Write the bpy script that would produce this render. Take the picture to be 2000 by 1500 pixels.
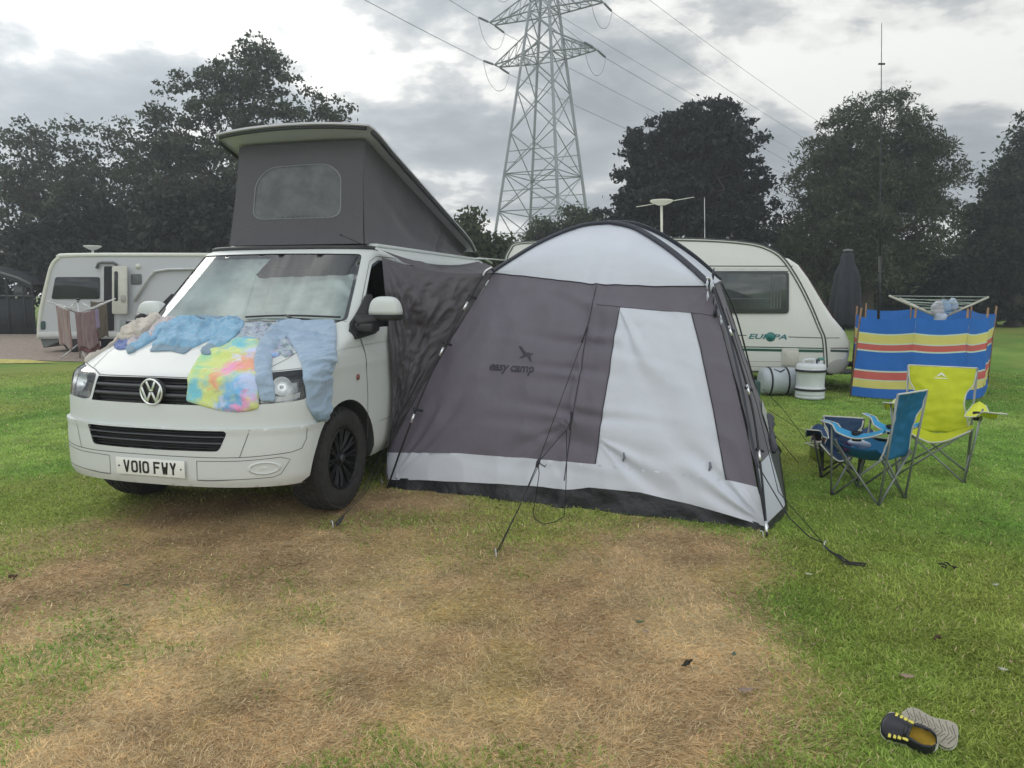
import bpy, bmesh, math, random
import numpy as np
from mathutils import Vector, Matrix, noise
from mathutils.geometry import delaunay_2d_cdt
random.seed(7); rng = np.random.default_rng(7)
for o in list(bpy.data.objects): bpy.data.objects.remove(o)
SC = bpy.context.scene; COL = SC.collection
R = math.radians
# ------------------------------------------------------------------ camera
FPX, PITCH, CAMH = 1440.0, 0.12472, 1.56
cam = bpy.data.cameras.new('camera'); cam.sensor_width = 36; cam.lens = 36*FPX/2000; cam.clip_end = 3000; cam.clip_start = .05
co = bpy.data.objects.new('camera', cam); COL.objects.link(co); SC.camera = co
co.location = (0, 0, CAMH); co.rotation_euler = (math.pi/2-PITCH, 0, 0)
# ------------------------------------------------------------------ world: cloudy sky
SUN_EL, SUN_AZ = R(30), R(-42)        # azimuth measured from +Y towards +X
sd = Vector((math.sin(SUN_AZ)*math.cos(SUN_EL), math.cos(SUN_AZ)*math.cos(SUN_EL), math.sin(SUN_EL)))
W = bpy.data.worlds.new('World'); SC.world = W; W.use_nodes = True
nt = W.node_tree; N = nt.nodes; L = nt.links; N.clear()
def nd(t, **k):
    n = N.new(t)
    for a, b in k.items(): setattr(n, a, b)
    return n
def mth(op, a, b=None, clamp=False):
    n = nd('ShaderNodeMath', operation=op); n.use_clamp = clamp
    for i, v in enumerate((a, b)):
        if v is None: continue
        if isinstance(v, (int, float)): n.inputs[i].default_value = v
        else: L.new(v, n.inputs[i])
    return n.outputs[0]
out = nd('ShaderNodeOutputWorld')
sky = nd('ShaderNodeTexSky', sky_type='NISHITA'); sky.sun_disc = False; sky.sun_elevation = SUN_EL; sky.sun_rotation = SUN_AZ
bgs = nd('ShaderNodeBackground'); L.new(sky.outputs[0], bgs.inputs[0]); bgs.inputs[1].default_value = .12
tc = nd('ShaderNodeTexCoord'); sep = nd('ShaderNodeSeparateXYZ'); L.new(tc.outputs['Generated'], sep.inputs[0])
X, Y, Z = sep.outputs
zz = mth('ADD', mth('MAXIMUM', Z, 0.0), .22)
cmb = nd('ShaderNodeCombineXYZ'); L.new(mth('DIVIDE', X, zz), cmb.inputs[0]); L.new(mth('DIVIDE', Y, zz), cmb.inputs[1]); cmb.inputs[2].default_value = 3.4
def noi(scale, det, rough, dist, off=(0, 0, 0)):
    mp = nd('ShaderNodeMapping'); mp.inputs['Location'].default_value = off; L.new(cmb.outputs[0], mp.inputs[0])
    n = nd('ShaderNodeTexNoise'); n.inputs['Scale'].default_value = scale; n.inputs['Detail'].default_value = det
    n.inputs['Roughness'].default_value = rough; n.inputs['Distortion'].default_value = dist
    L.new(mp.outputs[0], n.inputs[0]); return n.outputs[0]
n1 = noi(1.55, 8, .56, .15, (2.2, 1.1, 0)); n2 = noi(4.2, 6, .6, .2, (4, 7, 0)); n3 = noi(.5, 2, .5, 0, (9, 3, 0))
cl = mth('ADD', mth('MULTIPLY', n1, .72), mth('MULTIPLY', n2, .28))
ramp = nd('ShaderNodeValToRGB'); L.new(cl, ramp.inputs[0]); e = ramp.color_ramp.elements
e[0].position = .40; e[0].color = (.195, .220, .242, 1); e[1].position = .585; e[1].color = (.72, .72, .69, 1)
for p_, c_ in ((.45, (.235, .262, .282, 1)), (.495, (.30, .325, .34, 1)), (.53, (.42, .43, .43, 1)), (.553, (.60, .60, .58, 1))):
    q = e.new(p_); q.color = c_
# brighter towards the veiled sun, low glow at the horizon, extra gain added overhead and behind the camera to light ground and van front
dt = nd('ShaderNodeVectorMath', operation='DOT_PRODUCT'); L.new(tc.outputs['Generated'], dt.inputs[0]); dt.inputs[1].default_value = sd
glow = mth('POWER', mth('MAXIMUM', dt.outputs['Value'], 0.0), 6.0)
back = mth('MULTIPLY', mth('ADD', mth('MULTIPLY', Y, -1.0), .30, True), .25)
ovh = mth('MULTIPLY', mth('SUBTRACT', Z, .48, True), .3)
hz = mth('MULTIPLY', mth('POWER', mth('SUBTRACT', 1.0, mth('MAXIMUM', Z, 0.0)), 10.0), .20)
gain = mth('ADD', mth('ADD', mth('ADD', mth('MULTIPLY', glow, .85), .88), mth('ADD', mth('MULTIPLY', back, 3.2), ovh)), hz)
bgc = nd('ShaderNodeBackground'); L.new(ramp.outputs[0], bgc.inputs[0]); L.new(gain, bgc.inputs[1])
cov = nd('ShaderNodeMapRange'); L.new(n3, cov.inputs[0]); cov.inputs[1].default_value = .30; cov.inputs[2].default_value = .42; cov.inputs[3].default_value = .80; cov.inputs[4].default_value = 1.0
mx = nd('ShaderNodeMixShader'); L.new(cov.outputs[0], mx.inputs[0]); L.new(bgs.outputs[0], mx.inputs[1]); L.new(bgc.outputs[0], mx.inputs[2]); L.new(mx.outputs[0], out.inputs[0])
# ------------------------------------------------------------------ sun
sl = bpy.data.lights.new('sun', 'SUN'); sl.energy = .5; sl.angle = R(24); sl.color = (1, .96, .88)
so = bpy.data.objects.new('sun', sl); COL.objects.link(so); so.rotation_euler = sd.to_track_quat('Z', 'Y').to_euler()
SC.view_settings.view_transform = 'Standard'; SC.view_settings.look = 'None'; SC.view_settings.exposure = 0.85; SC.view_settings.gamma = 1
SC.render.engine = 'CYCLES'
SC.cycles.max_bounces = 6; SC.cycles.transparent_max_bounces = 12
# ------------------------------------------------------------------ geometry helpers
CP, SP = math.cos(PITCH), math.sin(PITCH)
def rayd(px, py):
    u = (px-1000)/FPX; v = (750-py)/FPX
    return np.array([u, CP+v*SP, -SP+v*CP])
CAM = np.array([0, 0, CAMH])
def at(px, py, Y):                       # world point at ground distance Y seen in that direction
    r = rayd(px, py); return CAM+r*(Y/r[1])
def gnd(px, py, z=0.):
    r = rayd(px, py); return CAM+r*((z-CAMH)/r[2])
def proj(P):
    x, y, z = P[0], P[1], P[2]-CAMH
    d = y*CP-z*SP; v = y*SP+z*CP
    return np.array([1000+FPX*x/d, 750-FPX*v/d])
class MB:
    def __init__(s): s.v = []; s.f = []; s.m = []
    def add(s, vs, fs, m=0):
        b = len(s.v); s.v += [tuple(map(float, p)) for p in vs]; s.f += [tuple(b+i for i in f) for f in fs]; s.m += [m]*len(fs); return s
    def box(s, c, d, rz=0, m=0, bev=0):
        cx, cy, cz = c; hx, hy, hz = d[0]/2, d[1]/2, d[2]/2; vs = []
        cc, ss = math.cos(rz), math.sin(rz)
        for z in (-hz, hz):
            for x, y in ((-hx, -hy), (hx, -hy), (hx, hy), (-hx, hy)): vs.append((cx+x*cc-y*ss, cy+x*ss+y*cc, cz+z))
        return s.add(vs, [(3, 2, 1, 0), (4, 5, 6, 7), (0, 1, 5, 4), (1, 2, 6, 5), (2, 3, 7, 6), (3, 0, 4, 7)], m)
    def tube(s, pts, r, n=8, cap=True, m=0, flat=1.0):
        pts = [Vector(tuple(map(float, p))) for p in pts]; k = len(pts); rs = r if hasattr(r, '__len__') else [r]*k
        vs = []; up = None
        for i, p in enumerate(pts):
            t = (pts[min(i+1, k-1)]-pts[max(i-1, 0)])
            if t.length < 1e-9: t = Vector((0, 0, 1))
            t.normalize()
            if up is None:
                up = Vector((0, 0, 1)) if abs(t.z) < .9 else Vector((1, 0, 0))
            a = t.cross(up)
            if a.length < 1e-5: a = t.orthogonal()
            a.normalize(); b = a.cross(t).normalized(); up = b
            for j in range(n):
                th = 2*math.pi*j/n; vs.append(p+(a*math.cos(th)+b*math.sin(th)*flat)*rs[i])
        fs = [(i*n+j, i*n+(j+1) % n, (i+1)*n+(j+1) % n, (i+1)*n+j) for i in range(k-1) for j in range(n)]
        if cap: fs += [tuple(range(n))[::-1], tuple((k-1)*n+j for j in range(n))]
        return s.add(vs, fs, m)
    def lathe(s, prof, n=32, origin=(0, 0, 0), axis='z', m=0, cap=False):
        vs = []
        for r, h in prof:
            for j in range(n):
                th = 2*math.pi*j/n; a, b = r*math.cos(th), r*math.sin(th)
                p = {'z': (a, b, h), 'x': (h, a, b), 'y': (a, h, b)}[axis]
                vs.append((p[0]+origin[0], p[1]+origin[1], p[2]+origin[2]))
        k = len(prof); fs = [(i*n+j, i*n+(j+1) % n, (i+1)*n+(j+1) % n, (i+1)*n+j) for i in range(k-1) for j in range(n)]
        if cap: fs += [tuple(range(n))[::-1], tuple((k-1)*n+j for j in range(n))]
        return s.add(vs, fs, m)
    def grid(s, fn, nu, nv, m=0, u0=0, u1=1, v0=0, v1=1):
        vs = [fn(u0+(u1-u0)*i/nu, v0+(v1-v0)*j/nv) for j in range(nv+1) for i in range(nu+1)]
        w = nu+1; return s.add(vs, [(j*w+i, j*w+i+1, (j+1)*w+i+1, (j+1)*w+i) for j in range(nv) for i in range(nu)], m)
    def prism(s, poly, fn0, fn1, m=0):
        n = len(poly); vs = [fn0(*p) for p in poly]+[fn1(*p) for p in poly]
        return s.add(vs, [tuple(range(n))[::-1], tuple(range(n, 2*n))]+[(i, (i+1) % n, n+(i+1) % n, n+i) for i in range(n)], m)
def apply_mods(o):
    dg = bpy.context.evaluated_depsgraph_get(); dg.update()
    me = bpy.data.meshes.new_from_object(o.evaluated_get(dg)); o.modifiers.clear(); o.data = me
def obj(name, mb, mats, parent=None, smooth=True, bevel=0, seg=2, world=False, angle=None, weld=0, solid=0, sub=0):
    me = bpy.data.meshes.new(name); me.from_pydata(mb.v, [], mb.f)
    if not isinstance(mats, (list, tuple)): mats = [mats]
    for m in mats: me.materials.append(m)
    if len(mats) > 1: me.polygons.foreach_set('material_index', mb.m)
    bm = bmesh.new(); bm.from_mesh(me)
    if weld: bmesh.ops.remove_doubles(bm, verts=bm.verts, dist=weld)
    if not world or True:
        try: bmesh.ops.recalc_face_normals(bm, faces=bm.faces)
        except Exception: pass
    bm.to_mesh(me); bm.free()
    if smooth: me.polygons.foreach_set('use_smooth', [True]*len(me.polygons))
    o = bpy.data.objects.new(name, me); COL.objects.link(o)
    if parent is not None:
        o.parent = parent
        if world:
            me.transform(wm(parent).inverted())
    if bevel:
        b = o.modifiers.new('b', 'BEVEL'); b.width = bevel; b.segments = seg; b.limit_method = 'ANGLE'; b.angle_limit = R(35); b.harden_normals = False
    if sub:
        b = o.modifiers.new('s', 'SUBSURF'); b.levels = sub; b.render_levels = sub
    if solid:
        b = o.modifiers.new('t', 'SOLIDIFY'); b.thickness = solid; b.offset = 0
    if bevel or sub or solid: apply_mods(o); me = o.data
    if smooth and angle is not None:
        try: me.set_sharp_from_angle(angle=R(angle))
        except Exception: pass
    return o
def wm(o):
    m = Matrix.LocRotScale(o.location, o.rotation_euler, o.scale)
    return wm(o.parent) @ m if o.parent else m
def thing(name, label, cat, loc=(0, 0, 0), rz=0, group=None):
    o = bpy.data.objects.new(name, None); COL.objects.link(o); o.empty_display_size = .2
    o.location = tuple(map(float, loc)); o.rotation_euler = (0, 0, rz); tag(o, label, cat, group); return o
def tag(o, label=None, cat=None, group=None, kind=None):
    if label: o['label'] = label
    if cat: o['category'] = cat
    if group: o['group'] = group
    if kind: o['kind'] = kind
    return o
def copy_tree(o, parent=None):
    c = o.copy(); COL.objects.link(c)
    c.parent = parent
    for ch in [x for x in bpy.data.objects if x.parent == o]: copy_tree(ch, c)
    return c
def centred(name, mb, mats, base, label, cat, group=None, **k):      # one-mesh thing, vertices given in world space
    e = Vector(tuple(map(float, base))); m2 = MB(); m2.v = [tuple(Vector(v)-e) for v in mb.v]; m2.f = mb.f; m2.m = mb.m
    o = obj(name, m2, mats, **k); o.location = e; return tag(o, label, cat, group)
def inpoly(p, poly):
    x, y = p; c = False; n = len(poly); j = n-1
    for i in range(n):
        xi, yi = poly[i]; xj, yj = poly[j]
        if (yi > y) != (yj > y) and x < (xj-xi)*(y-yi)/(yj-yi)+xi: c = not c
        j = i
    return c
def dens(poly, d, closed=True):
    o = []; n = len(poly)
    for i in range(n if closed else n-1):
        a = np.array(poly[i], float); b = np.array(poly[(i+1) % n], float); k = max(1, int(np.linalg.norm(b-a)/d))
        for t in range(k): o.append(tuple(a+(b-a)*t/k))
    if not closed: o.append(tuple(poly[-1]))
    return o
def rounded(poly, r, k=5):
    o = []; n = len(poly)
    for i in range(n):
        p = np.array(poly[i], float); a = np.array(poly[i-1], float)-p; b = np.array(poly[(i+1) % n], float)-p
        la, lb = np.linalg.norm(a), np.linalg.norm(b); rr = min(r, la*.45, lb*.45); s_, e_ = p+a/la*rr, p+b/lb*rr
        for t in range(k+1):
            t /= k; o.append(tuple((1-t)**2*s_+2*t*(1-t)*p+t*t*e_))
    return o
def edist(p, poly):
    p = np.asarray(p, float); a = np.asarray(poly, float); b = np.roll(a, -1, 0); ab = b-a; t = np.clip(((p-a)*ab).sum(1)/np.maximum((ab*ab).sum(1), 1e-12), 0, 1)
    return float(np.min(np.linalg.norm(a+ab*t[:, None]-p, axis=1)))
def inpolys(P, poly):
    P = np.asarray(P, float); a = np.asarray(poly, float); b = np.roll(a, 1, 0); x, y = P[:, :1], P[:, 1:]
    dy = np.where(b[:, 1] == a[:, 1], 1e-12, b[:, 1]-a[:, 1]); c = ((a[:, 1] > y) != (b[:, 1] > y)) & (x < (b[:, 0]-a[:, 0])*(y-a[:, 1])/dy+a[:, 0]); return c.sum(1) % 2 == 1
def cdt(poly, holes=(), sp=.03, lines=()):
    """triangulate a domain polygon with regular interior points -> 2D verts, tris"""
    ed = []; pts = []
    def loop(q, closed=True):
        b = len(pts); pts.extend(q); n = len(q)
        ed.extend([(b+i, b+(i+1) % n) for i in range(n if closed else n-1)])
    P_ = dens(poly, sp); loop(P_); H_ = []
    for h in holes:
        h2 = dens(h, sp*.7); H_.append(h2); loop(h2)
    a = np.array(P_); lo, hi = a.min(0), a.max(0)
    nx = max(1, int(round((hi[0]-lo[0])/sp))); ny = max(1, int(round((hi[1]-lo[1])/sp)))
    bd = np.array(P_+[p for h in H_ for p in h]); gx_, gy_ = np.meshgrid(np.linspace(lo[0], hi[0], nx+1)+1e-5, np.linspace(lo[1], hi[1], ny+1)+1e-5); G = np.stack([gx_.ravel(), gy_.ravel()], 1)
    ok = inpolys(G, P_)
    for h in H_: ok &= ~inpolys(G, h)
    G = G[ok]
    if len(G): G = G[np.array([np.min(np.abs(bd-p).sum(1)) > sp*.45 for p in G])]
    pts += [tuple(p) for p in G]
    v, _, f, *_ = delaunay_2d_cdt([Vector(p) for p in pts], ed, [], 0, 1e-6)
    va = np.array([tuple(p) for p in v]); f = [tuple(t) for t in f]; ce = np.array([va[list(t)].mean(0) for t in f]); ok = inpolys(ce, P_)
    for h in H_: ok &= ~inpolys(ce, h)
    return [tuple(p) for p in va], [t for t, o in zip(f, ok) if o]
def catmull(pts, k=6, closed=False):
    P_ = [np.array(p, float) for p in pts]; n = len(P_); o = []
    for i in range(n if closed else n-1):
        a, b, c, d = (P_[(i-1) % n], P_[i], P_[(i+1) % n], P_[(i+2) % n]) if closed else (P_[max(i-1, 0)], P_[i], P_[i+1], P_[min(i+2, n-1)])
        for t in range(k):
            t /= k; o.append(.5*((2*b)+(-a+c)*t+(2*a-5*b+4*c-d)*t*t+(-a+3*b-3*c+d)*t**3))
    if not closed: o.append(P_[-1])
    return o
def nz(p, s, seed=0): return noise.noise(Vector((p[0]*s+seed*7.3, p[1]*s+seed*3.1, (p[2] if len(p) > 2 else 0)*s+seed)))
# ------------------------------------------------------------------ materials
MC = {}
def M(name, col=(.5, .5, .5), rough=.6, metal=0, var=.08, vs=6, bump=0, bs=60, coat=0, spec=.5, transl=0, alpha=1, emis=0, vcol=False, stops=None, trs=0, dirt=None, bdist=.02, aniso=None, sheen=0):
    if name in MC: return MC[name]
    m = bpy.data.materials.new(name); m.use_nodes = True; t = m.node_tree; n = t.nodes; l = t.links; n.clear()
    o = n.new('ShaderNodeOutputMaterial'); b = n.new('ShaderNodeBsdfPrincipled')
    b.inputs['Roughness'].default_value = rough; b.inputs['Metallic'].default_value = metal; b.inputs['Coat Weight'].default_value = coat; b.inputs['Coat Roughness'].default_value = .06
    b.inputs['Specular IOR Level'].default_value = spec; b.inputs['Sheen Weight'].default_value = sheen
    tcn = n.new('ShaderNodeTexCoord'); vec = tcn.outputs['Object']
    if aniso:
        mp = n.new('ShaderNodeMapping'); mp.inputs['Scale'].default_value = aniso; l.new(vec, mp.inputs[0]); vec = mp.outputs[0]
    no = n.new('ShaderNodeTexNoise'); l.new(vec, no.inputs[0]); no.inputs['Scale'].default_value = vs; no.inputs['Detail'].default_value = 5; no.inputs['Roughness'].default_value = .6
    if stops:
        r = n.new('ShaderNodeValToRGB'); l.new(no.outputs[0], r.inputs[0]); el = r.color_ramp.elements
        el[0].position, el[0].color = stops[0][0], (*stops[0][1], 1); el[1].position, el[1].color = stops[-1][0], (*stops[-1][1], 1)
        for p, c in stops[1:-1]: q = el.new(p); q.color = (*c, 1)
        col_out = r.outputs[0]
    else:
        mr = n.new('ShaderNodeMapRange'); l.new(no.outputs[0], mr.inputs[0]); mr.inputs[1].default_value = .3; mr.inputs[2].default_value = .7; mr.inputs[3].default_value = 1-var; mr.inputs[4].default_value = 1+var
        vm = n.new('ShaderNodeVectorMath'); vm.operation = 'SCALE'; l.new(mr.outputs[0], vm.inputs['Scale'])
        if vcol:
            at_ = n.new('ShaderNodeAttribute'); at_.attribute_name = 'Col'; l.new(at_.outputs['Color'], vm.inputs[0])
        else: vm.inputs[0].default_value = col
        col_out = vm.outputs[0]
    if dirt:   # dirt = (colour, height, fade)  real road dirt low on a body (object-space z)
        sx = n.new('ShaderNodeSeparateXYZ'); l.new(tcn.outputs['Object'], sx.inputs[0]); dr = n.new('ShaderNodeMapRange'); l.new(sx.outputs[2], dr.inputs[0])
        dr.inputs[1].default_value = dirt[1]; dr.inputs[2].default_value = dirt[1]-dirt[2]; dr.inputs[3].default_value = 0; dr.inputs[4].default_value = .38
        mu = n.new('ShaderNodeMath'); mu.operation = 'MULTIPLY'; l.new(dr.outputs[0], mu.inputs[0]); l.new(no.outputs[0], mu.inputs[1])
        mi = n.new('ShaderNodeMix'); mi.data_type = 'RGBA'; l.new(mu.outputs[0], mi.inputs['Factor']); l.new(col_out, mi.inputs[6]); mi.inputs[7].default_value = (*dirt[0], 1); col_out = mi.outputs[2]
    l.new(col_out, b.inputs['Base Color'])
    if bump:
        nb = n.new('ShaderNodeTexNoise'); l.new(vec, nb.inputs[0]); nb.inputs['Scale'].default_value = bs; nb.inputs['Detail'].default_value = 4
        bp = n.new('ShaderNodeBump'); bp.inputs['Strength'].default_value = bump; bp.inputs['Distance'].default_value = bdist; l.new(nb.outputs[0], bp.inputs['Height']); l.new(bp.outputs[0], b.inputs['Normal'])
    if trs: b.inputs['Transmission Weight'].default_value = trs; b.inputs['IOR'].default_value = 1.45
    if alpha < 1: b.inputs['Alpha'].default_value = alpha
    sh = b.outputs[0]
    if transl:
        tr = n.new('ShaderNodeBsdfTranslucent'); l.new(col_out, tr.inputs[0]); ms = n.new('ShaderNodeMixShader'); ms.inputs[0].default_value = transl
        l.new(sh, ms.inputs[1]); l.new(tr.outputs[0], ms.inputs[2]); sh = ms.outputs[0]
    l.new(sh, o.inputs[0]); MC[name] = m; return m
def glass(name, tint=(.5, .55, .55), refl=1.0, ior=1.6):
    if name in MC: return MC[name]
    m = bpy.data.materials.new(name); m.use_nodes = True; t = m.node_tree; n = t.nodes; l = t.links; n.clear()
    o = n.new('ShaderNodeOutputMaterial'); g = n.new('ShaderNodeBsdfGlossy'); g.inputs['Roughness'].default_value = .02; g.inputs['Color'].default_value = (refl, refl, refl, 1)
    tr = n.new('ShaderNodeBsdfTransparent'); tr.inputs[0].default_value = (*tint, 1); f = n.new('ShaderNodeFresnel'); f.inputs[0].default_value = ior
    ms = n.new('ShaderNodeMixShader'); l.new(f.outputs[0], ms.inputs[0]); l.new(tr.outputs[0], ms.inputs[1]); l.new(g.outputs[0], ms.inputs[2]); l.new(ms.outputs[0], o.inputs[0]); MC[name] = m; return m
def text_mesh(s, size=1.0, extrude=.0, offset=0.0, shear=0, spacing=1.0):
    c = bpy.data.curves.new('t', 'FONT'); c.body = s; c.size = size; c.extrude = extrude; c.offset = offset; c.shear = shear; c.align_x = 'CENTER'; c.align_y = 'CENTER'; c.space_character = spacing; c.resolution_u = 4
    o = bpy.data.objects.new('t', c); COL.objects.link(o); dg = bpy.context.evaluated_depsgraph_get(); dg.update()
    me = bpy.data.meshes.new_from_object(o.evaluated_get(dg)); v = [tuple(p.co) for p in me.vertices]; f = [tuple(p.vertices) for p in me.polygons]
    bpy.data.objects.remove(o); a = np.array(v); return a, f
white = M('white_paint', (.62, .645, .64), .50, spec=.3, var=.015, vs=3, coat=.08, dirt=((.42, .36, .27), .62, .35))
blackp = M('black_plastic', (.018, .018, .02), .42, var=.2, bump=.1, bs=300)
darkp = M('dark_plastic', (.03, .032, .036), .5, var=.2)
chrome = M('chrome', (.90, .91, .93), .34, metal=.9, var=.03)
rubber = M('tyre_rubber', (.028, .027, .026), .78, var=.35, vs=14, bump=.4, bs=120)
alu = M('aluminium', (.62, .63, .64), .35, metal=.8, var=.05)
blackr = M('black_cord', (.015, .015, .017), .7)
# ================================================================== GROUND
def vnoise(x, y, seed=0):
    xi = np.floor(x).astype(np.int64); yi = np.floor(y).astype(np.int64); fx = x-xi; fy = y-yi; fx = fx*fx*(3-2*fx); fy = fy*fy*(3-2*fy)
    def h(a, b):
        n = (a*374761393+b*668265263+seed*982451653) & 0xffffffff; n = ((n ^ (n >> 13))*1274126177) & 0xffffffff; return ((n ^ (n >> 16)) & 0xffff)/65535.
    return (h(xi, yi)*(1-fx)+h(xi+1, yi)*fx)*(1-fy)+(h(xi, yi+1)*(1-fx)+h(xi+1, yi+1)*fx)*fy
def fbm(x, y, s, o=4, seed=0):
    r = 0; a = .5; t = 0
    for i in range(o): r = r+a*vnoise(x*s, y*s, seed+i); t += a; a *= .5; s *= 2.03
    return r/t
brown_px = [(-900, 1260), (-300, 1130), (0, 1065), (170, 1025), (330, 990), (560, 975), (700, 960), (760, 945), (1000, 975), (1300, 1010), (1480, 1052), (1490, 1100), (1420, 1160), (1470, 1230), (1500, 1330), (1530, 1440), (1560, 1600), (1600, 2400), (-1500, 2400)]
BP = np.array([gnd(*p)[:2] for p in brown_px])
def sdf(x, y, poly):
    d = np.full(x.shape, 1e9); ins = np.zeros(x.shape, bool); n = len(poly)
    for i in range(n):
        ax, ay = poly[i-1]; bx, by = poly[i]; ex, ey = bx-ax, by-ay
        t = np.clip(((x-ax)*ex+(y-ay)*ey)/(ex*ex+ey*ey), 0, 1); d = np.minimum(d, np.hypot(x-ax-t*ex, y-ay-t*ey))
        c = ((by > y) != (ay > y)); ins ^= c & (x < (ax-bx)*(y-by)/np.where(ay-by == 0, 1e-9, ay-by)+bx)
    return np.where(ins, d, -d)
def ground_mix(x, y):
    """intrinsic turf colours: fresh green, straw-brown, and how worn the turf is (0 green .. 1 brown)"""
    s = sdf(x, y, BP); w = (fbm(x, y, 1.1, 5, 3)-.5)*2.2
    br = np.clip((s+w*.6)/.85+.55, 0, 1); br = br*br*(3-2*br)
    gp = np.clip((fbm(x, y, 1.0, 5, 11)-.50)*4.0, 0, 1)*.60+np.clip((fbm(x, y, .5, 3, 13)-.55)*3, 0, 1)*.25
    br = br*(1-np.clip(gp, 0, .8))
    a = fbm(x, y, .8, 5, 21)[:, None]; a = np.clip((a-.5)*1.8+.5, 0, 1); b = fbm(x, y, 6, 3, 31)[:, None]
    green = np.array([.105, .225, .036])*(1-a)+np.array([.235, .325, .075])*a
    green = green*(.66+.68*b)
    yel = np.clip((fbm(x, y, .42, 4, 51)-.46)*4, 0, 1)[:, None]*.55; green = green*(1-yel)+np.array([.27, .27, .070])*yel
    t2 = np.clip((fbm(x, y, 1.2, 5, 61)-.36)*3.0+np.clip(2.9-y, -1, 1)[:]*.25, 0, 1)[:, None]; t3 = np.clip((fbm(x, y, 2.6, 4, 66)-.5)*4, 0, 1)[:, None]*.6
    brown = np.array([.33, .232, .128])*(1-t2)+np.array([.48, .368, .205])*t2; brown = brown*(1-t3)+np.array([.36, .29, .115])*t3; brown = brown*(.70+.60*b)
    return green, brown, br
def ground_cols(x, y):
    g, b, br = ground_mix(x, y); return g*(1-br[:, None])+b*br[:, None], br
def axis(near, far, n0, grow):
    v = [0.]; st = near
    while v[-1] < far:
        v.append(v[-1]+st)
        if v[-1] > n0: st *= grow
    return v
ax = axis(.05, 195, 7, 1.07); xs = np.array([-t for t in ax[:0:-1]]+ax); ay = axis(.05, 255, 9, 1.07); ys = np.array([-55, -30, -20, -8, -3, -1]+ay)
gx, gy = np.meshgrid(xs, ys); gx = gx.ravel(); gy = gy.ravel()
gz = (fbm(gx, gy, 1.6, 3, 71)-.5)*.035+(fbm(gx, gy, 9, 2, 72)-.5)*.012
far_ = np.clip((np.hypot(gx, gy)-9)/8, 0, 1); gz = gz*(1-far_)
gc, _ = ground_cols(gx, gy)
def GZ(x, y):
    x = np.atleast_1d(np.asarray(x, float)); y = np.atleast_1d(np.asarray(y, float))
    f = np.clip((np.hypot(x, y)-9)/8, 0, 1); return ((fbm(x, y, 1.6, 3, 71)-.5)*.035+(fbm(x, y, 9, 2, 72)-.5)*.012)*(1-f)
def fastmesh(name, v, quads, cols, mat_, smooth=True, k=4):
    me = bpy.data.meshes.new(name); nv = len(v); nf = len(quads)
    me.vertices.add(nv); me.vertices.foreach_set('co', np.ascontiguousarray(v, np.float32).ravel())
    me.loops.add(nf*k); me.loops.foreach_set('vertex_index', np.ascontiguousarray(quads, np.int32).ravel())
    me.polygons.add(nf); me.polygons.foreach_set('loop_start', np.arange(0, nf*k, k, dtype=np.int32)); me.polygons.foreach_set('loop_total', np.full(nf, k, np.int32))
    if smooth: me.polygons.foreach_set('use_smooth', np.ones(nf, bool))
    me.update(calc_edges=True)
    if cols is not None:
        a = me.color_attributes.new('Col', 'FLOAT_COLOR', 'POINT'); a.data.foreach_set('color', np.ascontiguousarray(np.hstack([cols, np.ones((len(cols), 1))]), np.float32).ravel())
    me.materials.append(mat_); o = bpy.data.objects.new(name, me); COL.objects.link(o); return o
nxg = len(xs); nyg = len(ys); ii = (np.arange(nyg-1)[:, None]*nxg+np.arange(nxg-1)[None, :]).ravel()
turf = M('turf', rough=.95, var=.38, vs=45, vcol=True, bump=.5, bs=140, bdist=.02, spec=.15)
tag(fastmesh('ground', np.stack([gx, gy, gz], 1), np.stack([ii, ii+1, ii+nxg+1, ii+nxg], 1), gc*1.02, turf), kind='structure')
# gravel pitch and kerb strip under the far left caravan
gp_px = [(-600, 709), (0, 702), (150, 706), (260, 711), (420, 708), (700, 690), (700, 652), (420, 643), (0, 641), (-600, 642)]
mb = MB(); pts = [gnd(*p, z=.012) for p in gp_px]; mb.add(pts, [tuple(range(len(pts)))[::-1]])
gravel = M('gravel', (.33, .265, .22), .95, var=.30, vs=9, bump=.8, bs=70)
tag(obj('gravel_pitch', mb, gravel, smooth=False), kind='structure')
mb = MB(); dq = [gnd(*p, z=.016) for p in [(-400, 707), (0, 701), (60, 703), (110, 708), (60, 709), (-400, 716)]]; mb.add(dq, [tuple(range(6))[::-1]])
tag(obj('dry_grass_strip', mb, M('dry_strip', (.52, .47, .13), .95, var=.3, vs=6, bump=.5, bs=60), smooth=False), kind='structure')
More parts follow.
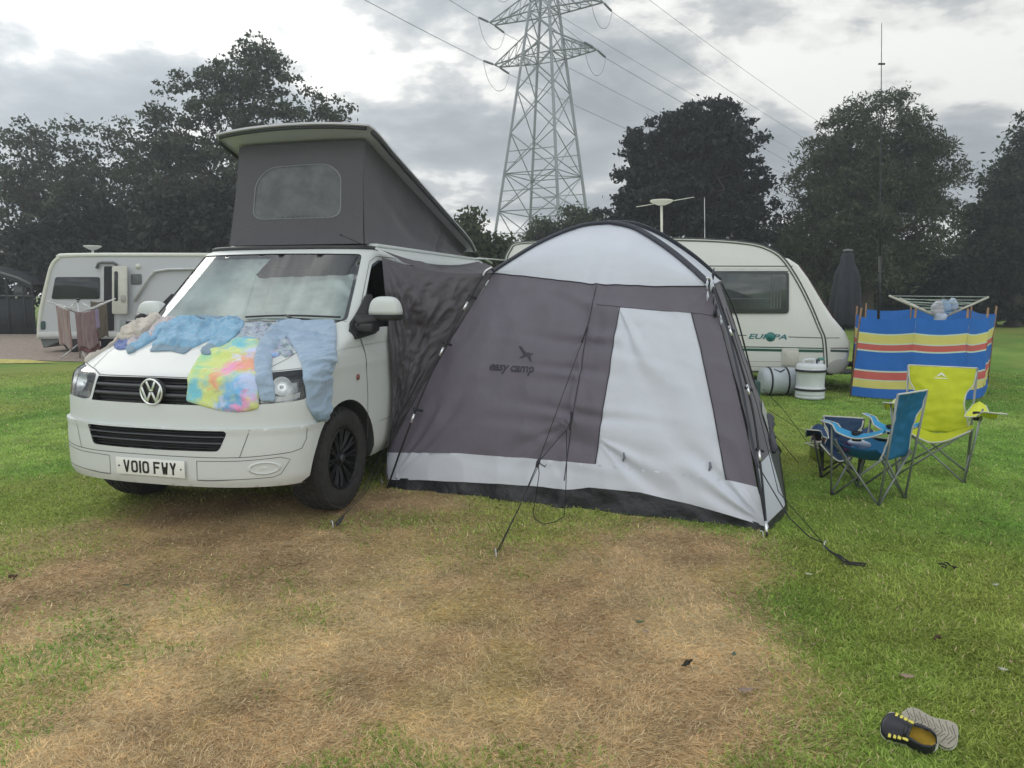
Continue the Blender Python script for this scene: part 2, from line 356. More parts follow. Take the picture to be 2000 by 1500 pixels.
# ---- grass blades (stuff): density thins with distance from the camera side
def blades(n, rmin, rmax, amax, seed):
    g = np.random.default_rng(seed); u = g.random(n); r = rmin*(rmax/rmin)**u; th = (g.random(n)*2-1)*amax; x = r*np.sin(th); y = r*np.cos(th)
    gc_, bc_, br0 = ground_mix(x, y); z = GZ(x, y); k = g.random(n); br = (g.random(n) < br0).astype(float); c = np.where(br[:, None] > .5, bc_, gc_)
    ln = np.where(br > .5, .020+.046*g.random(n)**1.9, .016+.026*g.random(n)); wd = np.where(br > .5, .0013, .0017)*(1+.8*g.random(n))*(1+np.maximum(r-3, 0)*.16)
    lift = np.where(br > .5, .12+.30*g.random(n)**2, .45+.75*g.random(n)); a = g.random(n)*2*np.pi
    cl_ = fbm(x, y, 3, 2, 5)*8; a = np.where(g.random(n) < .5, cl_+g.normal(0, .5, n), a)
    dx, dy = np.cos(a), np.sin(a); bend = g.normal(0, .7, n); a2 = a+bend; dx2, dy2 = np.cos(a2), np.sin(a2)
    ch, sh = np.cos(lift), np.sin(lift); l2 = lift*(.15+.6*g.random(n)); base = np.stack([x, y, z-.003], 1)
    mid = base+np.stack([dx*ch, dy*ch, sh], 1)*(ln*.55)[:, None]; tip = mid+np.stack([dx2*np.cos(l2), dy2*np.cos(l2), np.sin(l2)], 1)*(ln*.5)[:, None]
    side = np.stack([-dy, dx, 0*dx], 1)*wd[:, None]; side2 = np.stack([-dy2, dx2, 0*dx], 1)*wd[:, None]*.8
    v = np.stack([base-side, base+side, mid+side2, mid-side2, tip], 1).reshape(-1, 3)
    col = np.minimum(c*1.62, .85)*(.60+.85*k[:, None]); straw = (g.random(n) < np.where(br > .5, .34, .03+.10*br0))[:, None]; col = np.where(straw, np.array([.74, .60, .37])*(.70+.6*k[:, None]), col)
    tipc = col*1.12; cc = np.repeat(col[:, None, :], 5, 1); cc[:, 4] = tipc; return v, cc.reshape(-1, 3), n
vv = []; cc = []
for n, a, b, am, sdd in ((620000, 1.25, 5.2, .92, 1), (260000, 5.2, 17, .80, 2)):
    v, c, k = blades(n, a, b, am, sdd); vv.append(v); cc.append(c)
v = np.concatenate(vv); c = np.concatenate(cc); nb = len(v)//5; b = np.arange(nb)*5
tri = np.stack([np.stack([b, b+1, b+2], 1), np.stack([b, b+2, b+3], 1), np.stack([b+3, b+2, b+4], 1)], 1).reshape(-1, 3)
bl = M('grass_blade', rough=.75, var=.05, vcol=True, transl=.42, spec=.25)
tag(fastmesh('grass', v, tri, c, bl, k=3, smooth=False), 'short grass and dry straw over the pitch', 'grass', kind='stuff')
# ================================================================== TREES
barkm = M('bark', (.07, .058, .045), .9, var=.35, vs=8, bump=.6, bs=20)
leafm = M('leaf', rough=.6, var=.15, vs=2, vcol=True, transl=.35, spec=.3)
def tree(name, label, pos, blobs, nclus, nleaf, ls, crad, tr_, col, h_tr, seed, cat='tree', group=None, shell=.55, limbs=26, ar=.55, droop=0):
    g = np.random.default_rng(seed); t = thing(name, label, cat, (pos[0], pos[1], 0), 0, group)
    B = np.array(blobs, float); vol = B[:, 3]*B[:, 4]*B[:, 5]; ch = g.choice(len(B), nclus, p=vol**.75/np.sum(vol**.75)); d = g.normal(size=(nclus, 3)); d /= np.linalg.norm(d, axis=1)[:, None]
    rad = g.random(nclus)**shell*.9+.1; C_ = B[ch, :3]+d*B[ch, 3:6]*rad[:, None]*(1+.22*(g.random(nclus)[:, None]-.3)); C_[:, 2] = np.maximum(C_[:, 2], .25)
    cs = crad*(.55+.9*g.random(nclus)); per = np.maximum(3, (nleaf/nclus*(cs/cs.mean())**2).astype(int)); idx = np.repeat(np.arange(nclus), per); n = len(idx)
    o = g.normal(size=(n, 3))*.46; o[:, 2] *= .6; Pn = C_[idx]+o*cs[idx][:, None]; Pn[:, 2] -= droop*np.abs(o[:, 0])*cs[idx]; Pn[:, 2] = np.maximum(Pn[:, 2], .05)
    a = g.normal(size=(n, 3)); a[:, 2] -= droop*1.2; a /= np.linalg.norm(a, axis=1)[:, None]; r_ = g.normal(size=(n, 3)); b_ = np.cross(a, r_); b_ /= np.linalg.norm(b_, axis=1)[:, None]+1e-9
    s = ls*(.6+.8*g.random(n))[:, None]; v = np.stack([Pn-a*s, Pn+b_*s*ar, Pn+a*s, Pn-b_*s*ar], 1).reshape(-1, 3)
    tint = (.75+.5*g.random(nclus))[idx][:, None]*(.8+.4*g.random(n))[:, None]; cc_ = np.repeat((np.array(col)*np.array([.74, .80, .95])*tint)[:, None, :], 4, 1).reshape(-1, 3)
    o_ = fastmesh('crown', v, np.arange(n*4).reshape(-1, 4), cc_, leafm, smooth=False); o_.parent = t
    mb = MB(); top = np.array([B[:, 0].mean()*.5, 0, h_tr]); tp = [np.array([0, 0, -.1]), np.array([.05*tr_, 0, h_tr*.3]), top*.6+np.array([0, 0, 0]), top]
    tp[2] = np.array([top[0]*.5, 0, h_tr*.65]); mb.tube(catmull(tp, 4), list(np.linspace(tr_*1.15, tr_*.45, 13)), 10)
    for k in g.choice(nclus, min(limbs, nclus), replace=False):
        e_ = C_[k]; u = .35+.6*g.random(); st = np.array([top[0]*.5*u, 0, h_tr*u]); st[2] = min(st[2], max(.3, e_[2]*.8)); m_ = (st+e_)/2+g.normal(size=3)*.25; m_[2] += .3
        L_ = catmull([st, m_, e_], 5); mb.tube(L_, list(np.linspace(tr_*.32, .012, len(L_))), 5)
        for q in range(3):
            p0 = L_[5+q]; e2 = p0+g.normal(size=3)*np.linalg.norm(e_-st)*.12+np.array([0, 0, .3]); mb.tube([p0, (p0+e2)/2+g.normal(size=3)*.1, e2], [tr_*.11, .02, .006], 4)
    obj('trunk', mb, barkm, t); return t
def blobpx(px, y0, px1, y1, Y, base, dy=0, ry=None):        # an ellipsoid that spans an outline at distance Y
    a = at(px, y1, Y); b = at(px1, y0, Y); cx, cz = (a[0]+b[0])/2, (a[2]+b[2])/2; rx, rz = abs(b[0]-a[0])/2, abs(b[2]-a[2])/2
    return (cx-base[0], dy, cz, rx, ry or rx*.8, rz)
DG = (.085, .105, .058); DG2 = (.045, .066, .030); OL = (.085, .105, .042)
def mk(name, label, px, Y, boxes, nclus, nleaf, ls, crad, tr_, col, h_tr, seed, **k):
    b = (at(px, 569, Y)[0], Y); tree(name, label, b, [blobpx(x0, y0, x1, y1, Y, b) for x0, y0, x1, y1 in boxes], nclus, nleaf, ls, crad, tr_, col, h_tr, seed, **k)
tg = 'trees round the edge of the field'
mk('tree', 'broad spreading tree at the far left behind the white caravan', 110, 34, [(-130, 250, 150, 430), (20, 225, 250, 420), (120, 270, 330, 440), (-160, 330, 320, 520)], 620, 25000, 0.09, 0.38, .34, DG, 6, 1, group=tg, shell=.42)
mk('tree', 'tallest tree, leafy and pointed, behind the raised roof of the van', 470, 32, [(300, 140, 470, 330), (400, 95, 590, 280), (455, 60, 545, 180), (560, 175, 660, 300), (620, 200, 700, 270), (250, 200, 400, 420), (300, 260, 620, 520)], 900, 40000, 0.08, 0.32, .36, DG, 9, 2, group=tg, shell=.45)
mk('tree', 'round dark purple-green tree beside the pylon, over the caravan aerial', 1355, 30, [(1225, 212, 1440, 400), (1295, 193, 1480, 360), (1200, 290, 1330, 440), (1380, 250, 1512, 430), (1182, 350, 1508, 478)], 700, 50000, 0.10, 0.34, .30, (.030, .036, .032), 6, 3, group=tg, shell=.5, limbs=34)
mk('willow_tree', 'wide feathery willow tree behind the parasol and windbreak', 1690, 30, [(1530, 250, 1760, 480), (1610, 172, 1840, 400), (1700, 230, 1876, 470), (1580, 220, 1700, 330), (1730, 240, 1862, 430), (1520, 300, 1850, 610)], 800, 66000, 0.1, 0.46, .32, (.085, .102, .048), 6, 4, cat='tree', group=tg, shell=.5, ar=.28, droop=.5)
mk('tree', 'dark tree with bare branch tips at the right edge of the field', 1985, 33, [(1880, 330, 2090, 560), (1900, 390, 2020, 600), (1968, 225, 2020, 330), (1935, 290, 2080, 420), (1850, 360, 1960, 560), (2020, 240, 2200, 560)], 620, 42000, 0.1, 0.45, .30, DG2, 5, 5, group=tg, shell=.5)
bg_ = 'bushes along the field edge'
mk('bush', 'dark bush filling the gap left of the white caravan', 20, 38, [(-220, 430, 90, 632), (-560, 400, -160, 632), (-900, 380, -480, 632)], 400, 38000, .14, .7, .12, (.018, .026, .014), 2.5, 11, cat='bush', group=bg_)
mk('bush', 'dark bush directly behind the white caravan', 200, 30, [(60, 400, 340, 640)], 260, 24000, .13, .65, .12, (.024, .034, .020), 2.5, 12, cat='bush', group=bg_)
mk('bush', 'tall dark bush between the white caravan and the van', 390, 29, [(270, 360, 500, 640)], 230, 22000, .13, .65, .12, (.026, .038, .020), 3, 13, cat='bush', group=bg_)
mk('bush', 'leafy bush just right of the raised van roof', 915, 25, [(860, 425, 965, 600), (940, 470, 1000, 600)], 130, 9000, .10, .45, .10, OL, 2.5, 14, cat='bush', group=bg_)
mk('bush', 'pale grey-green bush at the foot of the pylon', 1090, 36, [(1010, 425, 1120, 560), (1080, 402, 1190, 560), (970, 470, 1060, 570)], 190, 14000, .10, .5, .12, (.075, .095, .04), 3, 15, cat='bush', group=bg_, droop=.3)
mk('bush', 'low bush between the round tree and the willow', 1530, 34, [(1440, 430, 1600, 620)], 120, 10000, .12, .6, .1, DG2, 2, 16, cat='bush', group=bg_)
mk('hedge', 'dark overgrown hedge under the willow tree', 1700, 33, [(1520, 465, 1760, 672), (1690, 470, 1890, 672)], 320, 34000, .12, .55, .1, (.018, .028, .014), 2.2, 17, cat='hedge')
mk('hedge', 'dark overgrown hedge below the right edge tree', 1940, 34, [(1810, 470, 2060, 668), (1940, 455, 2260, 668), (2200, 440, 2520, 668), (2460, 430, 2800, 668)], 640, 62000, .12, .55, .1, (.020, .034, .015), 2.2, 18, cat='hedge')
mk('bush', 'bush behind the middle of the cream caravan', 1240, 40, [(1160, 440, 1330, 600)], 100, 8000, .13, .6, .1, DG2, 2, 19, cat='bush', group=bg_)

hz = MB().box((0, 105, 19.5), (420, 330, 43)); hm = bpy.data.materials.new('haze'); hm.use_nodes = True; hn = hm.node_tree.nodes; hn.clear(); ho = hn.new('ShaderNodeOutputMaterial'); hv = hn.new('ShaderNodeVolumePrincipled')
hv.inputs['Density'].default_value = .0030; hv.inputs['Color'].default_value = (.86, .90, .96, 1); hv.inputs['Anisotropy'].default_value = .35; hm.node_tree.links.new(hv.outputs[0], ho.inputs['Volume'])
tag(obj('haze', hz, hm, smooth=False), kind='stuff')
# ================================================================== CAMPERVAN  (van frame: X to the picture's right, Y towards the nose, Z up)
YAW, TX, TY = 0.26162, -2.07961, 5.47629
van = thing('campervan', 'white campervan with its pop-up roof raised and clothes drying on the bonnet', 'campervan', (TX, TY, 0), -YAW)
cY, sY = math.cos(YAW), math.sin(YAW)
def v2w(P): return np.array([TX+P[0]*cY-P[1]*sY, TY-P[0]*sY-P[1]*cY, P[2]])
def vl(P): return (P[0], -P[1], P[2])                      # to Blender-local
def vloc(P): d = np.asarray(P, float)-np.array([TX, TY, 0]); return np.array([d[0]*cY-d[1]*sY, -d[0]*sY-d[1]*cY, P[2]])
VP, VQ = 2.6, 2.3
tz = [.28, .33, .38, .557, .69, .70, .845, .93, 1.00, 1.025, 1.06, 1.14, 1.23, 1.29, 1.325, 1.34, 1.865, 1.90, 1.925, 1.945, 1.955]
ty_ = [.80, .862, .878, .872, .862, .858, .842, .812, .785, .745, .665, .48, .24, .09, .0, -.015, -.57, -.63, -.72, -.88, -1.05]
tW = [.88, .91, .925, .938, .940, .940, .945, .948, .950, .955, .953, .948, .938, .93, .922, .918, .775, .745, .71, .66, .60]
tD = [.40, .42, .42, .42, .42, .42, .41, .40, .39, .39, .39, .385, .36, .34, .33, .33, .25, .25, .25, .25, .25]
yc = lambda z: float(np.interp(z, tz, ty_)); Wz = lambda z: float(np.interp(z, tz, tW)); Dz = lambda z: float(np.interp(z, tz, tD))
dq_ = np.concatenate([[0], np.cumsum(np.hypot(np.diff(tz), np.diff(ty_)))]); Zq = lambda q: float(np.interp(q, dq_, tz)); Qz = lambda z: float(np.interp(z, tz, dq_))
aa = np.linspace(0, math.pi/2, 400); Xh = np.sin(aa)**(2/VP); Yh = 1-np.clip(np.cos(aa), 0, 1)**(2/VQ)
ss_ = np.concatenate([[0], np.cumsum(np.hypot(np.diff(Xh*.955), np.diff(Yh*.38)))]); S1 = float(ss_[-1])
def S(s, q, off=0.0):
    sg = 1 if s >= 0 else -1; s = abs(s); z = Zq(q); w, d = Wz(z), Dz(z)
    if s <= S1: x, y = w*np.interp(s, ss_, Xh), yc(z)-d*np.interp(s, ss_, Yh)
    else: x, y = w, yc(z)-d-(s-S1)
    return np.array([sg*x, y, z])
def Sn(s, q):
    e = .004; a = S(s+e, q)-S(s-e, q); b = S(s, min(q+e, dq_[-1]))-S(s, max(q-e, 0)); n = np.cross(b, a); n /= np.linalg.norm(n)+1e-12
    return n if n[1]+abs(n[0])*.0 > -1 and (n@np.array([np.sign(s)*.5 if abs(s) > S1*.8 else 0, .6, .25])) > 0 else -n
def So(s, q, off): return S(s, q)+Sn(s, q)*off
def s_x(x, z): return math.copysign(float(np.interp(abs(x)/Wz(z), Xh, ss_)), x)
def s_y(y, z, sg=1):
    t = (yc(z)-y)/Dz(z)
    return sg*(float(np.interp(t, Yh, ss_)) if t <= 1 else S1+(yc(z)-Dz(z)-y))
def fx(x, z): return (s_x(x, z), Qz(z))              # front feature -> domain
def fy(y, z, sg=1): return (s_y(y, z, sg), Qz(z))    # side feature -> domain
def van_hit(px, py):
    o = vloc(CAM); d = vloc(CAM+rayd(px, py))-o; t = 3.0; last = t
    def inside(P):
        z = P[2]
        if z < .28 or z > 1.955 or P[1] < -3.9: return False
        x = abs(P[0])/Wz(z)
        if x >= 1: return False
        return P[1] < yc(z)-Dz(z)*np.interp(x, Xh, Yh)
    while t < 9:
        if inside(o+d*t):
            a, b = last, t
            for _ in range(20):
                m = (a+b)/2
                if inside(o+d*m): b = m
                else: a = m
            P = o+d*b; z = P[2]; x = P[0]/Wz(z)
            s = s_x(P[0], z) if abs(x) < .85 else s_y(P[1], z, 1 if x > 0 else -1)
            return (s, Qz(z))
        last = t; t += .02
    return None
def patch(dom, holes=(), sp=.03, off=0.0, fn=None):
    v, f = cdt(dom, holes, sp); fn = fn or So; m = MB(); m.add([vl(fn(p[0], p[1], off)) for p in v], f); return m
def vobj(name, mb, mt, parent=van, **k): return obj(name, mb, mt, parent, **k)
YB = -3.92; qT = dq_[-1]
def side_poly(y0, y1, z0, z1): return [fy(y0, z0), fy(y0, z1), fy(y1, z1), fy(y1, z0)]
def arch(yc_, r=.49, zc=.31, n=26, zlo=.281):
    o = []
    for i in range(n+1):
        a = math.pi*i/n; z = max(zc+r*math.sin(a), zlo); o.append((yc_+r*math.cos(a), z))
    return [(o[0][0], zlo)]+o[1:-1]+[(o[-1][0], zlo)]
# ---- openings
gr_up = [fx(-.515, .850), fx(-.50, 1.003), fx(-.25, 1.006), fx(0, 1.008), fx(.25, 1.006), fx(.50, 1.003), fx(.515, .850), fx(.25, .849), fx(0, .849), fx(-.25, .849)]
hl = rounded([(a, Qz(b)) for a, b in [(.528, 1.004), (.61, 1.030), (.75, 1.046), (.93, 1.058), (1.000, 1.035), (1.012, .95), (1.008, .874), (.88, .862), (.70, .855), (.60, .851), (.545, .862)]], .018, 3)
mir = lambda P: [(-a, b) for a, b in P][::-1]
ws = rounded([fy(-.40, 1.338), fx(.55, 1.338), fx(0, 1.338), fx(-.55, 1.338), fy(-.40, 1.338, -1), fx(-.725, 1.858), fx(-.4, 1.860), fx(0, 1.862), fx(.4, 1.860), fx(.725, 1.858)][::-1], .03)
ws = rounded([(-s_x(.845, 1.345), Qz(1.345)), (0, Qz(1.335)), (s_x(.845, 1.345), Qz(1.345)), (s_x(.728, 1.855), Qz(1.855)), (0, Qz(1.862)), (-s_x(.728, 1.855), Qz(1.855))], .05)
def fyd(P, sg=1, closed=True): return [fy(y, z, sg) for y, z in dens(P, .03, closed)]
dw = fyd(rounded([(-.20, 1.285), (-.44, 1.50), (-.72, 1.775), (-.86, 1.815), (-1.16, 1.815), (-1.16, 1.285)], .03))
w2 = fyd(rounded([(-1.36, 1.285), (-1.36, 1.80), (-2.48, 1.80), (-2.48, 1.285)], .06))
w3 = fyd(rounded([(-2.62, 1.285), (-2.62, 1.80), (-3.66, 1.78), (-3.74, 1.285)], .06))
A0 = [fy(y, z) for y, z in arch(.05, .485)]; A1 = [fy(y, z) for y, z in arch(-2.95, .47)]
sB = s_y(YB, .9)
# outer outline of body: rear edge up, along top
dom = []
qlo = Qz(.281); q70 = Qz(.705)
sf = A0[0][0]; sr = A0[-1][0]                           # bumper/wing split at the arch
side_low = A0[len(A0)//2-9:]                            # arch from bumper top backwards
def arch_pts(sg):
    a = [p for p in A0 if True]; return a
half = []
hi = [p for p in A0 if p[1] > q70 and p[0] < s_y(.05, .8)]; start = (min(p[0] for p in hi)-.004, q70) if hi else (sf, q70)
back_part = [p for p in A0 if (p[1] > q70) or p[0] > s_y(.05, .8)]
half = [(0, q70), (s_y(.62, .705), q70), start]+back_part+[A1[0]]+A1[1:-1]+[A1[-1]]+[fy(YB, z) for z in np.linspace(.281, 1.955, 40)]
dom = half[1:]+[(-a, b) for a, b in half[1:]][::-1]
holes = [gr_up, hl, mir(hl), ws, dw, w2, w3, mir(dw), mir(w2), mir(w3)]
def bodyfn(s, q, off):
    z = Zq(q); P = So(s, q, off)
    if 1.115 < z < 1.32 and abs(s) > .95: P = P+Sn(s, q)*(-.006*math.exp(-((z-1.16)/.035)**2))      # waist crease
    return P
m = patch(dom, holes, .045, 0, bodyfn)
# roof skin and tail
rp = [(-.60, -1.03), (-.6, -3.86), (.6, -3.86), (.6, -1.03)]
v_, f_ = cdt([(x, (yc(1.955)-.25*np.interp(abs(x)/.6, Xh, Yh))) for x in np.linspace(-.6, .6, 13)]+[(.6, YB), (-.6, YB)], (), .15); m.add([vl((a, b, 1.956)) for a, b in v_], f_)
zs_ = np.linspace(.281, 1.955, 14); tl = [vl((-Wz(z), YB-.0+((.57+yc(z)) if 0 else 0), z)) for z in zs_]
tail = [vl((-Wz(z), YB, z)) for z in zs_]+[vl((Wz(z), YB, z)) for z in zs_[::-1]]; m.add(tail, [tuple(range(len(tail)))])
vobj('body', m, white, weld=.002, angle=50)
# ---- bumper (own part, stands 8 mm proud, with a shelf on top)
lg_in = rounded([fx(-.53, .690), fx(0, .690), fx(.53, .690), fx(.475, .563), fx(0, .560), fx(-.475, .563)], .03)
bq0 = Qz(.335)
arc_f = [p for p in A0 if p[1] <= q70 and p[0] < s_y(.05, .8)]
arc_f = sorted(arc_f, key=lambda p: p[1])
bd = [(0, bq0)]+[(arc_f[0][0]-.002, bq0)]+[(p[0]-.002, p[1]) for p in arc_f if p[1] > bq0]+[(start[0]-.002, q70)]
bdom = bd[1:]+[(-a, b) for a, b in bd[1:]][::-1]
def bumpfn(s, q, off):
    z = Zq(q); k = .012+.010*math.exp(-((z-.70)/.02)**2)-.012*math.exp(-((z-.535)/.012)**2)*0
    k *= 1-.85*max(0, min(1, (abs(s)-1.05)/.25))
    return So(s, q, off+k)
m = patch(bdom, [lg_in], .019, 0, bumpfn)
# top shelf and rear lip
edge = [(s, q70) for s in np.linspace(-start[0], start[0], 60)]
vs = [vl(bumpfn(s, q, 0)) for s, q in edge]+[vl(So(s, q, -.02)) for s, q in edge]; n = len(edge); m.add(vs, [(i, i+1, n+i+1, n+i) for i in range(n-1)])
edge = [(s, bq0) for s in np.linspace(-arc_f[0][0], arc_f[0][0], 60)]
vs = [vl(bumpfn(s, q, 0)) for s, q in edge]+[vl(bumpfn(s, q, 0)*np.array([.97, 1, 1])+np.array([0, -.12, -.03])) for s, q in edge]; m.add(vs, [(i, i+1, n+i+1, n+i) for i in range(n-1)])
bumper = vobj('bumper', m, white, weld=.001, angle=40)
def ribbon(path, w, off, fn=So, parent=van, name='gap_crease_line', mt=None, th=None):
    """thin strip following the surface, for shut-lines and painted crease shade"""
    m = MB(); P_ = dens(path, .03, False); n = len(P_); vs = []
    for i, p in enumerate(P_):
        a = np.array(P_[max(i-1, 0)]); b = np.array(P_[min(i+1, n-1)]); t = b-a; t /= np.linalg.norm(t)+1e-9; nn = np.array([-t[1], t[0]])*w/2
        vs += [vl(fn(p[0]+nn[0], p[1]+nn[1], off)), vl(fn(p[0]-nn[0], p[1]-nn[1], off))]
    m.add(vs, [(2*i, 2*i+2, 2*i+3, 2*i+1) for i in range(n-1)]); return vobj(name, m, mt or blackp, parent)
gap = M('shut_line', (.09, .09, .085), .7)
# ---- panel gaps and painted crease shade
for sg in (1, -1):
    k = lambda P: [(sg*a, b) for a, b in P]
    F_ = lambda P: k(fyd(P, 1, False)); Q_ = lambda P: k([(a, Qz(b)) for a, b in P])
    ribbon(Q_([(0, 1.013), (.25, 1.012), (.50, 1.010), (.61, 1.036), (.75, 1.052), (.93, 1.066)]), .007, .0015, mt=gap)
    ribbon(Q_([(.66, 1.045), (.745, 1.12), (.80, 1.22), (.835, 1.30), (.84, 1.325)]), .005, .0015, mt=gap)
    ribbon(F_([(-.30, .45), (-.30, .80), (-.26, 1.10), (-.19, 1.27), (-.44, 1.53), (-.71, 1.80), (-.84, 1.845), (-1.22, 1.845), (-1.22, .36)]), .007, .0015, mt=gap)
    ribbon(F_([(.42, 1.075), (.1, 1.16), (-.6, 1.17), (-1.22, 1.17), (-3.8, 1.17)]), .010, .001, mt=M('crease_shade', (.42, .42, .40), .5))  # grey strip, paints the shade of the waist crease
    ribbon(F_([(-.50, .55), (-.8, .55), (-1.22, .55), (-2.4, .55)]), .010, .001, mt=M('crease_shade', (.42, .42, .40), .5))  # shade of the lower body crease, put into the strip's grey
    ribbon(F_([(-1.20, .36), (-2.6, .36)]), .006, .0015, mt=gap)
    ribbon(k([(.0, Qz(.525)), fx(.52, .525), fx(.66, .530), fy(.66, .545), fy(.60, .56), fy(.565, .62), fy(.56, .685)]), .0042, .0015, bumpfn, bumper, 'seam', gap)
    ribbon(k([fx(.60, .525), fx(.66, .695)]), .0042, .0015, bumpfn, bumper, 'seam', gap)
    ribbon(k([fx(.33, .500), fx(.6, .505), fy(.70, .52), fy(.66, .50), fy(.70, .41), fx(.78, .395), fx(.42, .380), fx(.33, .380), fx(.33, .500)]), .0038, .0015, bumpfn, bumper, 'seam', gap)
    # blank fog lamp cover, raised oval
    m = MB(); c0 = fx(.735, .455)
    for r0, r1, h0, h1 in () if sg < 0 else ((.105, .085, .001, .010), (.085, .070, .010, -.004), (.070, .0, -.004, .004)):
        nn = 28; vs = []
        for rr, hh in ((r0, h0), (r1, h1)):
            for i in range(nn): a = 2*math.pi*i/nn; vs.append(vl(bumpfn(sg*(c0[0]+rr*math.cos(a)), c0[1]+rr*.42*math.sin(a), hh)))
        m.add(vs, [(i, (i+1) % nn, nn+(i+1) % nn, nn+i) for i in range(nn)])
    if sg > 0: vobj('fog_lamp_cover', m, white, bumper)
def lip(hole, depth, name, mt, fn=So, parent=van, off=0.001):
    H_ = dens(hole, .03); n = len(H_); m = MB(); vs = [vl(fn(a, b, off)) for a, b in H_]+[vl(fn(a, b, -depth)) for a, b in H_]
    m.add(vs, [(i, (i+1) % n, n+(i+1) % n, n+i) for i in range(n)]); return vobj(name, m, mt, parent)
# ---- grilles
def grille(name, hole, rows, parent, fn=So, hw=.012, back=.05, pro=.006, x0=.5):
    g = vobj(name, patch(hole, (), .05, -back, fn), blackp, parent); lip(hole, back, 'surround', blackp, fn, g)
    for z, xa in rows:
        m = MB(); st = np.linspace(-xa, xa, 41); P_ = [fx(x, z) for x in st]
        for i in range(40): pass
        prof = [(-hw, -.030), (-hw*.6, pro-.003), (0, pro), (hw*.8, -.004), (hw, -.030)]; vs = []
        for s, q in P_:
            for a, b in prof: vs.append(vl(fn(s, q+a, b-.004)))
        k = len(prof); m.add(vs, [(i*k+j, i*k+j+1, (i+1)*k+j+1, (i+1)*k+j) for i in range(40) for j in range(k-1)]); vobj('slat', m, M('grille_slat', (.075, .08, .088), .38), g)
    return g
gu = grille('upper_grille', gr_up, [(.958, .498), (.905, .505)], van, back=.05, hw=.014)
for z_, xa_ in ((.985, .49), (.932, .50), (.878, .51)): vobj('grille_rib', MB().tube([vl(So(*fx(x, z_), -.032)) for x in np.linspace(-xa_, xa_, 30)], .006, 5), blackp, gu)
for z in (.95, .902):
    pass
gl = grille('lower_grille', lg_in, [(.652, .515), (.612, .50)], bumper, bumpfn, hw=.006, back=.05)
for z_, xa_ in ((.672, .52), (.632, .50), (.592, .485), (.575, .478)): vobj('grille_rib', MB().tube([vl(bumpfn(*fx(x, z_), -.030)) for x in np.linspace(-xa_, xa_, 30)], .005, 5), blackp, gl)
lip([(a*1.0, b) for a, b in lg_in], .012, 'rim', white, bumpfn, gl)
# ---- headlights
for sg in (1, -1):
    H_ = hl if sg > 0 else mir(hl)
    m = patch(H_, (), .03, -.055); h = vobj('headlight', m, M('lamp_body', (.30, .31, .32), .22, metal=.85, var=.3, vs=9)); lip(H_, .055, 'lamp_frame', blackp, parent=h)
    for (x_, z_, r_) in ((.69, .958, .068), (.815, .965, .062)):
        c = So(sg*s_x(x_, z_), Qz(z_), -.012); nrm = Sn(sg*s_x(x_, z_), Qz(z_)); q = Vector(vl(nrm)).to_track_quat('Z', 'Y').to_matrix().to_4x4(); q.translation = Vector(vl(c))
        mm = MB().lathe([(r_, 0), (r_*.92, -.006), (r_*.6, -.028), (r_*.25, -.038), (.012, -.036), (.010, -.012), (.001, -.010)], 28)
        mm.v = [tuple(q @ Vector(p)) for p in mm.v]; vobj('reflector', mm, chrome, h)
    mm = patch([(a, Qz(b)) for a, b in [(.58, .866), (.62, .905), (.88, .905), (.98, .92), (.98, .885), (.85, .872)]], (), .04, -.030)
    mm.v = [(p[0]*sg, p[1], p[2]) for p in mm.v]; vobj('trim', mm, M('lamp_trim', (.42, .43, .42), .25, metal=.5, var=.2), h)
    vobj('lens', patch(H_, (), .035, .001), glass('lens_glass', (.93, .95, .95)), h)
# ---- emblem: ring with V above W
cz, cy0 = .925, yc(.925)+.016; bm_ = MB()
Rr = .080; bm_.tube([(Rr*math.cos(a), -cy0-.020, cz+Rr*math.sin(a)) for a in np.linspace(0, 2*math.pi, 41)], .0068, 10, cap=False)
def stroke(m, a, b, w=.0075, d=.008, y=cy0+.016):
    a = np.array(a); b = np.array(b); t = (b-a)/np.linalg.norm(b-a); n = np.array([-t[1], t[0]])*w
    vs = [];
    for yy in (y, y+d):
        for p in (a+n, a-n, b-n, b+n): vs.append((p[0], -yy, cz+p[1]))
    m.add(vs, [(0, 1, 2, 3), (7, 6, 5, 4), (0, 4, 5, 1), (1, 5, 6, 2), (2, 6, 7, 3), (3, 7, 4, 0)])
for sg in (1, -1):
    stroke(bm_, (sg*.034, .070), (sg*.0075, .010)); stroke(bm_, (sg*.072, .032), (sg*.035, -.066)); stroke(bm_, (sg*.035, -.066), (sg*.006, -.004))
stroke(bm_, (-.012, .008), (.012, .008), .005); stroke(bm_, (-.010, -.006), (.010, -.006), .004)
emblem = vobj('emblem', bm_, chrome, bevel=.0015); mm = MB().lathe([(.001, -cy0-.012), (.076, -cy0-.012), (.082, -cy0+.02)], 40, (0, 0, cz), 'y'); vobj('backing', mm, blackp, emblem)
